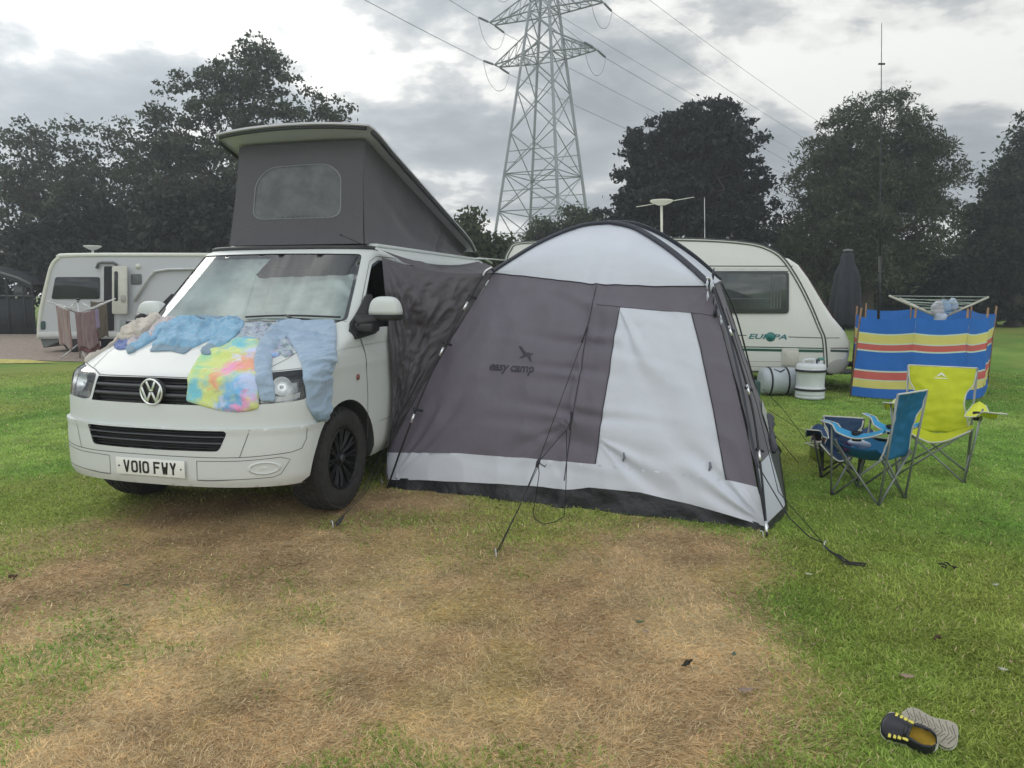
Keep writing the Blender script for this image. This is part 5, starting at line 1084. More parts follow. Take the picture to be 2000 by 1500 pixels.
def strip(px, w, mt, name, par=cv, y=-.004):
    P_ = [np.array(onside(*p)) for p in px]; m = MB()
    for a, b in zip(P_[:-1], P_[1:]):
        t = (b-a)/np.linalg.norm(b-a); n_ = np.array([-t[1], t[0]])*w/2; m.add([(q[0], y, q[1]) for q in (a-n_, b-n_, b+n_, a+n_)], [(0, 1, 2, 3)])
    return obj(name, m, mt, par, smooth=False)
strip([(1000, 519), (1200, 519), (1548, 520)], .014, trim, 'side_line'); strip([(1000, 524), (1200, 524), (1548, 525)], .03, wtrim, 'awning_rail'); strip([(1000, 530), (1540, 530)], .012, trim, 'side_line')
strip([(1000, 655), (1458, 655)], .012, trim, 'side_line'); strip([(1540, 658), (1608, 660)], .012, trim, 'side_line'); strip([(1613, 660), (1640, 660)], .010, trim, 'side_line', y=-.003)
strip([(1000, 676), (1440, 677), (1608, 680.5)], .016, greenm, 'green_stripe'); strip([(1000, 681), (1440, 682.5), (1608, 686)], .040, greenm, 'green_stripe'); strip([(1622, 680), (1656, 680)], .014, trim, 'side_line', y=-.003); strip([(1622, 685), (1657, 686)], .035, M('stripe_dark', (.02, .05, .05), .5), 'side_line', y=-.003)
strip([(1000, 702), (1612, 707)], .008, M('rib', (.35, .35, .33), .5), 'side_line'); strip([(1000, 712), (1612, 717)], .008, M('rib', (.35, .35, .33), .5), 'side_line'); strip([(1000, 722), (1614, 726)], .018, trim, 'sill_line')
def box2(px0, px1, y0, y1, name, mt, par, bev=.01, r=.04):
    a = np.array(onside(px0[0], px0[1])); b = np.array(onside(px1[0], px0[1])); c = np.array(onside(px1[0], px1[1])); d = np.array(onside(px0[0], px1[1])); return extr(rounded([tuple(p) for p in (a, b, c, d)], r, 4), y0, y1, name, mt, par, bev=bev)
w = box2((1330, 530), (1541, 612), -.035, .01, 'window', M('window_rubber', (.045, .05, .052), .5), cv, .008, .06); box2((1338, 535), (1536, 605), -.042, -.035, 'pane', M('acrylic_pane', (.075, .085, .09), .10, var=.5, vs=1.6, coat=.3), w, .003, .05)
for y_ in (563, 583): strip([(1345, y_+1), (1505, y_)], .010, M('blind_line', (.12, .135, .14), .5), 'blind_edge', w, y=-.0435)
cur = [(1506, 541), (1514, 541), (1512, 602), (1503, 602)]
for k in range(4): strip([(1508+6*k, 541), (1506+6*k, 602)], .018, M('curtain', (.10, .11, .11), .7, var=.3), 'curtain', w, y=-.0432)
h = box2((1527, 680), (1560, 714), -.022, .004, 'service_hatch', M('hatch_cream', (.56, .55, .50), .5), cv, .006, .03); box2((1531, 686), (1556, 710), -.028, -.022, 'hatch_door', M('hatch_cream'), h, .003, .01)
w = box2((1080, 530), (1250, 600), -.03, .01, 'window', M('window_rubber'), cv, .008, .06); box2((1086, 535), (1244, 594), -.037, -.03, 'pane', M('acrylic_pane'), w, .003, .05)
# front window on the sloping nose, dark red trim line
fp = [npr[2], npr[3], npr[4]]; m = MB()
pts_ = [np.array(p) for p in (npr[1], npr[3], npr[4])]
m = MB().tube([(p[0]+.006, .0+.05, p[1]+.004) for p in pts_], .014, 6); obj('front_trim', m, M('trim_maroon', (.06, .025, .03), .5), cv)
m = MB(); a, b = pts_[0], pts_[2]; nn_ = np.array([b[1]-a[1], -(b[0]-a[0])]); nn_ /= -np.linalg.norm(nn_); nn_ *= np.sign(nn_[0]); m.add([(p[0]+nn_[0]*.02, y, p[1]+nn_[1]*.02) for p, y in ((a, .12), (b, .12), (b, WC-.12), (a, WC-.12))], [(0, 1, 2, 3)]); obj('front_window', m, M('acrylic_pane'), cv)
# moulded step recess low on the nose
m = superell((0, 0, 0), (.14, .03, .12), .8, 12); cn = onside(1638, 716); m.v = [(p[0]+cn[0]-.02+p[2]*.5, p[1]+.0, p[2]+cn[1]) for p in m.v]; obj('grab_recess', m, M('recess_grey', (.30, .30, .29), .6), cv)
# name on the side
a_, f_ = text_mesh('EUR PA', 1.0, offset=.02, spacing=1.0); s0 = onside(1463, 657); s1 = onside(1538, 659); wid = a_[:, 0].max()-a_[:, 0].min(); k = (s1[0]-s0[0])/wid; m = MB(); sc = ((s0[0]+s1[0])/2, (s0[1]+s1[1])/2)
m.add([(sc[0]+p[0]*k+p[1]*k*.25, -.006, sc[1]+p[1]*k*.62) for p in a_], f_); obj('lettering', m, M('letter_teal', (.035, .17, .19), .4), cv, smooth=False)
mo = onside(1505, 658); m = MB().lathe([(.0001, -.022), (.05, -.018), (.075, -.004), (.076, 0)], 20, (mo[0], 0, mo[1]), 'y'); obj('globe_emblem', m, M('globe_teal', (.02, .16, .15), .3, var=.4, vs=14), cv)
for (x, y) in ((1.8, .25), (1.8, WC-.25)):
    m = MB().lathe([(.0, -.09), (.16, -.09), (.27, -.085), (.31, -.05), (.31, .05), (.27, .085), (.16, .09), (.0, .09)], 28, (x, y, .31), 'y'); obj('wheel', m, rubber, cv)
m = MB().box((LC*.5, WC/2, .31), (LC*.9, WC*.8, .12)); m.box((LC+.2, WC/2, .36), (1.4, .10, .08)); m.tube([(LC+.75, WC/2, .36), (LC+.75, WC/2, .02)], .03, 8); obj('chassis', m, darkp, cv)
for x in (.35, LC-1.1):
    for y in (.15, WC-.15): obj('corner_steady', MB().tube([(x, y, .34), (x+.15, y, .02)], .022, 6), alu, cv)
# roof aerial with a round head and thin rods
ae = at(1293, 460, 13.2); top = at(1292, 396, 13.2); ta_ = thing('roof_aerial', 'cream disc aerial with thin rods on the cream caravan roof', 'aerial', (ae[0], ae[1], 2.42), 0)
pale2 = M('aerial_cream', (.66, .65, .56), .45)
obj('mast', MB().tube([ae-np.array([0, 0, .15]), top], .022, 8), pale2, ta_, world=True); obj('disc', MB().lathe([(.0, -.045), (.07, -.04), (.17, .0), (.205, .03), (.19, .045), (.0, .05)], 24, tuple(top)), pale2, ta_, world=True)
obj('rod', MB().tube([top, at(1243, 404, 13.2)], .007, 5), pale2, ta_, world=True); obj('rod', MB().tube([top, at(1356, 385, 13.2)], .007, 5), pale2, ta_, world=True)
wp0 = at(1377, 465, 12.9); centred('whip_aerial', MB().tube([wp0-np.array([0, 0, .1]), at(1376, 385, 12.9)], [.009, .004], 5), alu, wp0, 'thin upright whip aerial on the cream caravan roof', 'aerial')
# ================================================================== WHITE CARAVAN (far left)
wc = thing('caravan', 'large white caravan with its door open beside the drying laundry', 'caravan', (-12.05, 18.9, 0), 0)
def w2(px, py, Y=18.9): P = at(px, py, Y); return (P[0]+12.05, P[2])
white2 = M('caravan_white', (.42, .435, .46), .4, var=.03, vs=1, coat=.2); white3 = M('caravan_edge', (.62, .63, .57), .4, var=.03); winm = M('dark_acrylic', (.020, .024, .030), .12, var=.6, vs=.8)
cp = [(74, 660), (78, 610), (92, 540), (100, 515), (112, 502), (128, 498), (300, 497), (640, 498), (660, 505), (668, 530), (668, 662), (74, 662)]
cpp = [w2(*p) for p in cp]; P2 = cpp
m = MB().prism(P2, lambda a, b: (a, 0, b), lambda a, b: (a, 2.3, b)); obj('body', m, white2, wc, bevel=.06, angle=45)
obj('edge_trim', MB().tube([(a, .02, b) for a, b in catmull([w2(*p) for p in ((75, 662), (79, 610), (94, 542), (102, 517), (114, 504), (130, 499), (300, 498), (640, 499))], 4)], .055, 8), white3, wc)
def wbox(x0, y0, x1, y1, d0, d1, name, mt, par=None, bev=.01, r=.05):
    q = [w2(x0, y0), w2(x1, y0), w2(x1, y1), w2(x0, y1)]; return obj(name, MB().prism(rounded(q, r, 4), lambda a, b: (a, d0, b), lambda a, b: (a, d1, b)), mt, par or wc, bevel=bev)
m = MB().prism(rounded([w2(109, 541), w2(195, 541), w2(195, 584), w2(101, 584)], .06), lambda a, b: (a, -.03, b), lambda a, b: (a, .02, b)); obj('window', m, winm, wc, bevel=.01)
wbox(198, 516, 226, 650, -.02, .03, 'door_frame', M('caravan_frame', (.50, .51, .53), .4)); dd = wbox(204, 520, 224, 646, -.035, .03, 'doorway', M('interior_dark', (.012, .014, .018), .8)); obj('door_canopy', MB().tube([(w2(191, 524)[0], -.05, w2(191, 524)[1]), (w2(195, 515)[0], -.07, w2(195, 515)[1]), (w2(202, 513)[0], -.08, w2(202, 513)[1]), (w2(224, 513)[0], -.08, w2(224, 513)[1]), (w2(231, 518)[0], -.06, w2(231, 518)[1])], .035, 8), M('canopy_grey', (.12, .125, .13), .5), wc)
dr_ = wbox(225, 520, 254, 613, -.16, -.10, 'door', M('door_white', (.58, .57, .52), .4)); wbox(230, 530, 237, 588, -.175, -.16, 'door_window', winm, dr_); wbox(243, 576, 252, 590, -.19, -.16, 'handle', M('handle_grey', (.35, .34, .32), .4), dr_)
wbox(256, 535, 277, 556, -.02, .02, 'vent_window', M('vent_grey', (.10, .115, .12), .4)); wbox(80, 627, 89, 644, -.02, .02, 'vent', M('vent_teal', (.03, .07, .07), .5)); wbox(74, 648, 330, 658, -.03, .03, 'skirt', M('caravan_skirt', (.55, .56, .56), .5)); obj('porch_light', MB().lathe([(.0, -.05), (.06, -.04), (.07, 0)], 12, (w2(270, 520)[0], 0, w2(270, 520)[1]), 'y'), white3, wc)
def wl(px, mt, w=.05):
    m = MB(); P_ = [np.array(w2(*p)) for p in px]; m.tube([(p[0], -.004, p[1]) for p in P_], w, 6, flat=.3); return m
obj('swoosh', wl([(264, 588), (290, 545), (304, 530), (330, 526), (420, 525)], None, .11), M('swoosh_light', (.62, .63, .65), .4), wc)
obj('chassis_tail', MB().prism([w2(74, 662), w2(130, 662), w2(110, 668), w2(80, 680)], lambda a, b: (a, .1, b), lambda a, b: (a, 2.0, b)), M('chassis_grey', (.13, .15, .15), .6), wc, smooth=False)
m = MB().lathe([(.0, -.09), (.2, -.085), (.30, -.06), (.32, 0), (.30, .06), (.2, .085), (.0, .09)], 24, (w2(142, 680)[0], .12, .32), 'y'); obj('wheel', m, rubber, wc)
wbox(234, 625, 262, 650, -.02, .03, 'locker_door', M('locker_grey', (.30, .33, .33), .5)); obj('chassis', MB().box((3.6, 1.2, .36), (6.0, 1.8, .16)), darkp, wc)
b_ = at(181, 498, 19.6); d_ = thing('satellite_dish', 'small flat white aerial disc on the white caravan roof', 'aerial', tuple(b_), 0); tp_ = at(181, 484, 19.6); obj('mast', MB().tube([b_-np.array([0, 0, .05]), tp_], .03, 8), white3, d_, world=True); obj('disc', MB().lathe([(.0, -.06), (.08, -.05), (.20, .02), (.225, .045), (.2, .055), (0, .06)], 20, tuple(tp_)), white3, d_, world=True)
st = gnd(238, 676); centred('step_box', MB().box((st[0], st[1]-.4, .10), (.55, .4, .20)).box((st[0], st[1]-.15, .26), (.55, .30, .12)), M('step_green', (.10, .15, .14), .6), st, 'grey-green step box below the open caravan door', 'step', bevel=.015)
# ---- dark awning at the far left edge
da = at(-10, 625, 27); aw = thing('awning', 'dark awning with a pale roof edge at the far left edge', 'awning', (da[0], da[1], 0), 0); dk = M('awning_dark', (.010, .013, .017), .7, bump=.3, bs=5); Yd = 27
def dpt(px, py, dy=0): P = at(px, py, Yd); return np.array([P[0], P[1]+dy, P[2]])
m = MB(); rf = [dpt(-90, 520), dpt(0, 532), dpt(35, 543), dpt(62, 556)]; m.add([p for p in rf]+[p+np.array([0, 2.2, .1]) for p in rf]+[p+np.array([0, 0, -.16]) for p in rf], [(i, i+1, 5+i, 4+i) for i in range(3)]+[(i, i+1, 9+i, 8+i) for i in range(3)]); obj('roof', m, dk, aw, world=True)
obj('roof_edge', MB().tube(rf, .045, 6), M('edge_pale', (.12, .135, .135), .5), aw, world=True)
for px in (12, 44, 61): t_ = dpt(px, 548); obj('post', MB().tube([t_, np.array([t_[0], t_[1], 0])], .035, 6), dk, aw, world=True)
b0 = dpt(64, 600); m = MB().box((b0[0]-2.2, Yd+.05, .65), (4.4, .05, 1.3)); obj('front_panel', m, dk, aw, world=True); obj('rail', MB().tube([dpt(-60, 577), dpt(66, 578)], .03, 6), M('rail_grey', (.07, .08, .085), .5), aw, world=True)
m = MB(); q = [dpt(16, 556, .3), dpt(40, 562, .3), dpt(39, 577, .3), dpt(16, 576, .3)]; m.add(q+[p+np.array([0, .05, 0]) for p in q], [(0, 1, 2, 3), (7, 6, 5, 4), (0, 4, 5, 1), (1, 5, 6, 2), (2, 6, 7, 3), (3, 7, 4, 0)]); obj('window_panel', m, M('panel_grey', (.12, .13, .14), .6), aw, world=True)
# ================================================================== ROTARY DRYERS WITH WASHING
def towel(name, label, pts_top, drop, mt, seed, cat='towel', grp=None, ns=18, lean=0, thick=.012):
    g = MB(); T_ = [np.array(p) for p in pts_top]; base = T_[0]-np.array([0, 0, drop])
    def fn(u, v):
        p = cat_eval(np.array(T_), u); return p+np.array([lean*v, 0, 0])+np.array([.15, -1, 0])*(.032*math.sin(u*8+seed)*v**.4+.03*nz((u*3, v, seed), 2.5, seed))+np.array([0, 0, -drop*v*(1+.04*math.sin(u*9+seed))])
    g.grid(fn, ns*2, ns); return centred(name, g, mt, base, label, cat, grp, solid=thick)
cloths = 'towels hanging on the rotary dryer'
Yr = 17.3
hub = at(150, 612, Yr); ft = np.array([hub[0], Yr, 0]); dy1 = thing('rotary_dryer', 'small rotary clothes dryer hung with pink towels beside the white caravan', 'clothes dryer', tuple(ft), 0)
obj('post', MB().tube([ft, at(153, 584, Yr)], .022, 8), alu, dy1, world=True); obj('cap', MB().lathe([(.0, .03), (.05, .02), (.05, -.02), (0, -.03)], 12, tuple(at(153, 584, Yr))), blackp, dy1, world=True)
arms = [at(92, 588, Yr+.1), at(226, 583, Yr-.1), at(128, 600, Yr-.9), at(190, 600, Yr-.8), at(206, 588, Yr+.9), at(112, 590, Yr+.8)]; rt = at(151, 612, Yr)
for a in arms[:2]+arms[4:]: obj('arm', MB().tube([rt, a], .014, 6), alu, dy1, world=True)
for a in arms[2:4]: obj('arm', MB().tube([rt, a], .014, 6), alu, dy1, world=True); obj('strut', MB().tube([at(152, 588, Yr), (rt+a)/2+(a-rt)*.28], .010, 6), alu, dy1, world=True)
ordr = [0, 2, 3, 1, 4, 5]
for k in (1.0, .72, .45): P_ = [rt+(arms[i]-rt)*k for i in ordr]; obj('line', MB().tube(P_+[P_[0]], .006, 4), M('line_white', (.6, .6, .6), .6), dy1, world=True)
for a in ((-.28, -.3), (.3, -.3), (0, .4)): obj('foot', MB().tube([ft+np.array([0, 0, .35]), ft+np.array([a[0], a[1], .02])], .014, 6), alu, dy1, world=True)
pink = M('towel_pink', (.215, .125, .125), .95, var=.12, bump=.6, bs=60, sheen=.4); pink2 = M('towel_mauve', (.20, .125, .14), .95, var=.12, bump=.6, bs=60, sheen=.4)
towel('towel', 'dusty pink towel hanging on the left side of the rotary dryer', [at(110, 597, Yr-.3), at(122, 603, Yr-.6), at(135, 607, Yr-.8)], .86, pink, 1, grp=cloths, lean=.02)
towel('towel', 'wide mauve towel hanging at the front of the rotary dryer', [at(146, 608, Yr-.85), at(165, 610, Yr-.9), at(184, 604, Yr-.85)], .80, pink2, 2, grp=cloths, lean=.03)
towel('towel', 'darker red towel showing below the mauve one', [at(152, 648, Yr-.80), at(168, 649, Yr-.84), at(192, 646, Yr-.8)], .44, M('towel_red', (.15, .065, .075), .95, var=.12, bump=.5, bs=60), 3, grp=cloths)
towel('towel', 'olive brown towel hanging at the back right of the rotary dryer', [at(176, 588, Yr+.4), at(192, 590, Yr+.5), at(207, 588, Yr+.5)], .86, M('towel_olive', (.14, .12, .09), .95, var=.12, bump=.5, bs=60), 4, grp=cloths)
towel('cloth', 'small lilac cloth on the right arm of the rotary dryer', [at(183, 606, Yr-.75), at(187, 605, Yr-.7), at(192, 603, Yr-.6)], .42, M('cloth_lilac', (.34, .28, .44), .9, var=.08, bump=.4, bs=60), 5, cat='cloth')
# ---- windbreak enclosure
S_ = []
def wb_mat():
    m = M('windbreak_stripes', (.02, .12, .42), .75, var=.05, bump=.25, bs=40, transl=.30); t = m.node_tree; n = t.nodes; l = t.links; b = [x for x in n if x.type == 'BSDF_PRINCIPLED'][0]; tr = [x for x in n if x.type == 'BSDF_TRANSLUCENT'][0]
    u = n.new('ShaderNodeAttribute'); u.attribute_name = 'Col'; r = n.new('ShaderNodeValToRGB'); s = n.new('ShaderNodeSeparateColor'); l.new(u.outputs['Color'], s.inputs[0]); l.new(s.outputs[0], r.inputs[0]); r.color_ramp.interpolation = 'CONSTANT'; e = r.color_ramp.elements
    bl_, ye, rd, pa = (.025, .165, .58), (.74, .68, .20), (.64, .14, .12), (.62, .76, .64); st = [(0, bl_), (.185, pa), (.20, ye), (.31, pa), (.325, rd), (.40, pa), (.42, bl_), (.655, pa), (.675, rd), (.77, pa), (.785, ye), (.88, bl_)]
    e[0].position, e[0].color = 0, (*bl_, 1); e[1].position, e[1].color = st[1][0], (*pa, 1)
    for p, c in st[2:]: x = e.new(p); x.color = (*c, 1)
    l.new(r.outputs[0], b.inputs['Base Color']); l.new(r.outputs[0], tr.inputs[0]); return m
wbm = wb_mat(); wood = M('post_wood', (.25, .15, .08), .7, var=.2, vs=10)
f1 = gnd(1662, 776); f2 = gnd(1771, 783); f3 = gnd(1880, 784); f4 = gnd(1920, 778); b1 = np.array([7.5, 15.7, 0]); b2 = np.array([8.4, 15.6, 0]); b3 = np.array([9.3, 15.0, 0]); b4 = np.array([8.05, 12.4, 0]); l1 = np.array([5.75, 12.4, 0])
wbk = thing('windbreak', 'striped blue, yellow and red windbreak standing in a ring behind the chairs', 'windbreak', tuple(f2), 0); lean = {0: np.array([.10, 0, 0])}
posts = [(l1, np.array([.02, 0, 0])), (f1, np.array([.13, .1, 0])), (f2, np.array([.11, .1, 0])), (f3, np.array([.06, .1, 0])), (f4, np.array([.12, .2, 0])), (b4, np.array([.05, 0, 0])), (b3, np.array([0, 0, 0])), (b2, np.array([0, 0, 0])), (b1, np.array([0, 0, 0]))]
for (a, la), (b, lb) in zip(posts[:-1], posts[1:]):
    nu, nv = 24, 14; v = []; c = []
    for j in range(nv+1):
        for i in range(nu+1):
            u, w_ = i/nu, j/nv; z = 1.16*(1-w_)*(1 if 1 else 0); base_ = a+(b-a)*u; ln = (la+(lb-la)*u)*(1-w_); sag = -.035*math.sin(math.pi*u)*(1-w_*.6)
            nrm_ = np.array([-(b-a)[1], (b-a)[0], 0]); nrm_ /= np.linalg.norm(nrm_); v.append(base_+ln+np.array([0, 0, z+sag+.03])+nrm_*(.05*math.sin(math.pi*u)*math.sin(math.pi*w_+.4)+.02*nz((u*2, w_*2, 0), 3, 4))); c.append((min(.999, w_), 0, 0))
    q = [(j*(nu+1)+i, j*(nu+1)+i+1, (j+1)*(nu+1)+i+1, (j+1)*(nu+1)+i) for j in range(nv) for i in range(nu)]; o = fastmesh('panel', np.array(v), np.array(q), np.array(c), wbm); o.parent = wbk; o.data.transform(wm(wbk).inverted())
for p, ln in posts:
    o_ = np.array([0, .035, 0]) if p[1] < 12 else np.array([0, 0, 0]); obj('post', MB().tube([p+o_+np.array([0, 0, -.1]), p+o_+ln*1.12+np.array([0, 0, 1.32])], .015, 8), wood, wbk, world=True)
# ---- second rotary dryer inside it
Yq = 13.0; hb = at(1838, 622, Yq); d2 = thing('rotary_dryer', 'open rotary clothes dryer inside the striped windbreak', 'clothes dryer', (hb[0], Yq, 0), 0)
obj('post', MB().tube([np.array([hb[0], Yq, 0]), at(1842, 580, Yq)], .022, 8), M('dryer_dark', (.05, .06, .06), .5), d2, world=True); obj('hub', MB().lathe([(.03, -.08), (.06, -.05), (.06, .04), (.03, .07)], 12, tuple(hb)), M('hub_blue', (.10, .18, .28), .5), d2, world=True)
ends = [at(1737, 578, Yq-.35), at(1931, 580, Yq-.2), at(1757, 583, Yq+.9), at(1905, 592, Yq+1.2)]
lightm = M('dryer_arm', (.55, .53, .46), .45, metal=.2)
for e_ in ends: obj('arm', MB().tube([hb, e_], .020, 6), lightm, d2, world=True)
for k in (1., .85, .7, .5, .35): P_ = [hb+(ends[i]-hb)*k for i in (0, 1, 3, 2)]; obj('line', MB().tube(P_+[P_[0]], .006, 4), M('line_green', (.40, .48, .42), .6), d2, world=True)
for i, (px, py_, r, c, lb) in enumerate(((1846, 597, .13, (.30, .42, .60), 'light blue cloth bundled at the top of the open dryer'), (1832, 603, .15, (.50, .50, .56), 'pale printed cloth hanging beside the dryer hub'), (1862, 594, .12, (.42, .50, .66), 'pale blue cloth on the right of the dryer hub'), (1836, 622, .13, (.48, .54, .66), 'white cloth low against the dryer post'))):
    c_ = at(px, py_, Yq-.08); m = superell((0, 0, 0), (r*.75, .05, r*.8), .8, 16); m.v = [tuple(np.array(p)*(1+.45*nz(p, 9, i))+c_) for p in m.v]; centred('cloth', m, M('wash%d' % i, c, .9, var=.2, vs=12, bump=.5, bs=20), c_, lb, 'cloth', 'small washing on the open rotary dryer')
# ---- closed parasol and tall mast
pb = at(1650, 600, 14.2); pa_ = thing('parasol', 'closed black parasol standing between the cream caravan and windbreak', 'parasol', (pb[0], 14.2, 0), 0); tpz = at(1655, 492, 14.2); btz = at(1652, 634, 14.2); m = MB(); n_ = 48; pf = [(.03, tpz[2]+.02), (.10, tpz[2]-.05), (.125, tpz[2]-.22), (.16, tpz[2]-.30), (.20, 1.9), (.27, 1.4), (.32, btz[2]+.08), (.29, btz[2])]
for r_, z in pf:
    for j in range(n_): a = 2*math.pi*j/n_; rr = r_*(1+.13*math.cos(a*8)*min(1, r_/.15)+.05*math.sin(a*3+z*2)); m.v.append((rr*math.cos(a), rr*math.sin(a), z))
m.f = [(i*n_+j, i*n_+(j+1) % n_, (i+1)*n_+(j+1) % n_, (i+1)*n_+j) for i in range(len(pf)-1) for j in range(n_)]; m.m = [0]*len(m.f)
obj('canopy', m, M('parasol_cloth', (.030, .033, .042), .85, var=.2, bump=.4, bs=8), pa_); obj('pole', MB().tube([(0, 0, 0), (0, 0, tpz[2]+.06)], .02, 8), darkp, pa_); obj('finial', MB().lathe([(.02, tpz[2]), (.09, tpz[2]+.01), (.08, tpz[2]+.04), (.0, tpz[2]+.06)], 14), M('finial', (.14, .15, .15), .5), pa_); obj('base', MB().lathe([(.25, 0), (.25, .06), (.05, .08), (.04, .25), (.0, .25)], 20), darkp, pa_)
mb0 = at(1718, 620, 14.6); mp = [np.array([mb0[0], 14.6, 0]), at(1718, 560, 14.6), at(1719, 400, 14.6), at(1721, 200, 14.6), at(1722, 45, 14.6)]; ms = thing('aerial_mast', 'very tall thin black radio mast rising in front of the willow tree', 'mast', tuple(mp[0]), 0)
obj('pole', MB().tube(mp[:2]+[at(1719, 500, 14.6)], .028, 8), blackp, ms, world=True); obj('whip', MB().tube([at(1719, 500, 14.6)]+mp[2:], [.016, .013, .009, .005], 6), blackp, ms, world=True)
for py_ in (532, 572, 125): c_ = at(1719 if py_ > 300 else 1722, py_, 14.6); obj('clamp', MB().tube([c_-np.array([.06, 0, 0]), c_+np.array([.06, 0, 0])], .02, 5), blackp, ms, world=True)
obj('feed_cable', MB().tube(catmull([at(1720, 530, 14.6), at(1729, 552, 14.6), at(1737, 575, 14.4)], 5), .008, 4), blackr, ms, world=True)
# ================================================================== WATER CARRIERS
wp = M('carrier_white', (.60, .63, .66), .42, var=.06, vs=8); grp = 'water carriers by the cream caravan'
p = gnd(1581, 778); wcx = thing('water_carrier', 'upright white water barrel with black bands beside the cream caravan', 'water barrel', tuple(p), 0)
prf = [(0, 0), (.185, 0), (.205, .015), (.205, .045), (.198, .05), (.206, .06), (.206, .09), (.200, .10), (.212, .125), (.212, .16), (.200, .17), (.196, .20), (.196, .34), (.203, .36), (.203, .395), (.214, .40), (.214, .43), (.205, .44), (.208, .47), (.195, .50), (.17, .515), (.0, .52)]
obj('barrel', MB().lathe(prf, 40), wp, wcx)
for z in (.132, .408): obj('band', MB().lathe([(.2155, z-.008), (.219, z), (.2155, z+.026), (.205, z+.026), (.205, z-.008), (.2155, z-.008)], 40), blackr, wcx)
obj('handle', MB().tube(catmull([(-.14, -.05, .50), (-.13, -.05, .565), (-.06, -.05, .58), (.02, -.05, .575), (.03, -.05, .51)], 4), .016, 8), wp, wcx); obj('tap', MB().tube([(.07, 0, .50), (.075, 0, .56), (.11, -.02, .57)], .022, 8), M('tap_dark', (.05, .06, .07), .5), wcx); obj('cap', MB().lathe([(.045, .51), (.045, .55), (.04, .56), (0, .56)], 16, (.13, .02, 0)), wp, wcx); obj('cap_top', MB().box((.14, 0, .585), (.10, .05, .035), .3), M('cap_teal', (.06, .24, .20), .5), wcx, bevel=.01)
p = gnd(1518, 771); wl_ = thing('water_carrier', 'grey rolling water barrel lying on its side with two black straps', 'water barrel', tuple(p), .02)
prf = [(0, -.27), (.14, -.27), (.19, -.25), (.207, -.20), (.21, -.10), (.204, 0), (.21, .10), (.207, .20), (.19, .25), (.14, .27), (0, .27)]
obj('barrel', MB().lathe([(r, h) for r, h in prf], 36, (0, 0, .21), 'x'), M('carrier_grey', (.40, .44, .48), .5, var=.08, vs=6), wl_)
for x in (-.155, .10): obj('strap', MB().lathe([(.212, x-.014), (.217, x-.012), (.217, x+.012), (.212, x+.014)], 36, (0, 0, .21), 'x'), blackr, wl_)
obj('cap', MB().lathe([(.0, .31), (.05, .31), (.055, .27)], 16, (0, -.06, .17), 'x'), blackr, wl_); obj('handle', MB().tube([(-.10, -.09, .395), (-.02, -.14, .365), (.06, -.09, .395)], .012, 6), blackr, wl_)
p = gnd(1460, 790); centred('waste_box', MB().box((p[0], p[1]+.2, .16), (.38, .35, .32)).lathe([(.05, .32), (.05, .37), (0, .37)], 12, (p[0], p[1]+.2, 0)), M('box_teal', (.02, .06, .06), .6), p, 'dark teal box half hidden behind the tent edge by the grey barrel', 'box', bevel=.03)
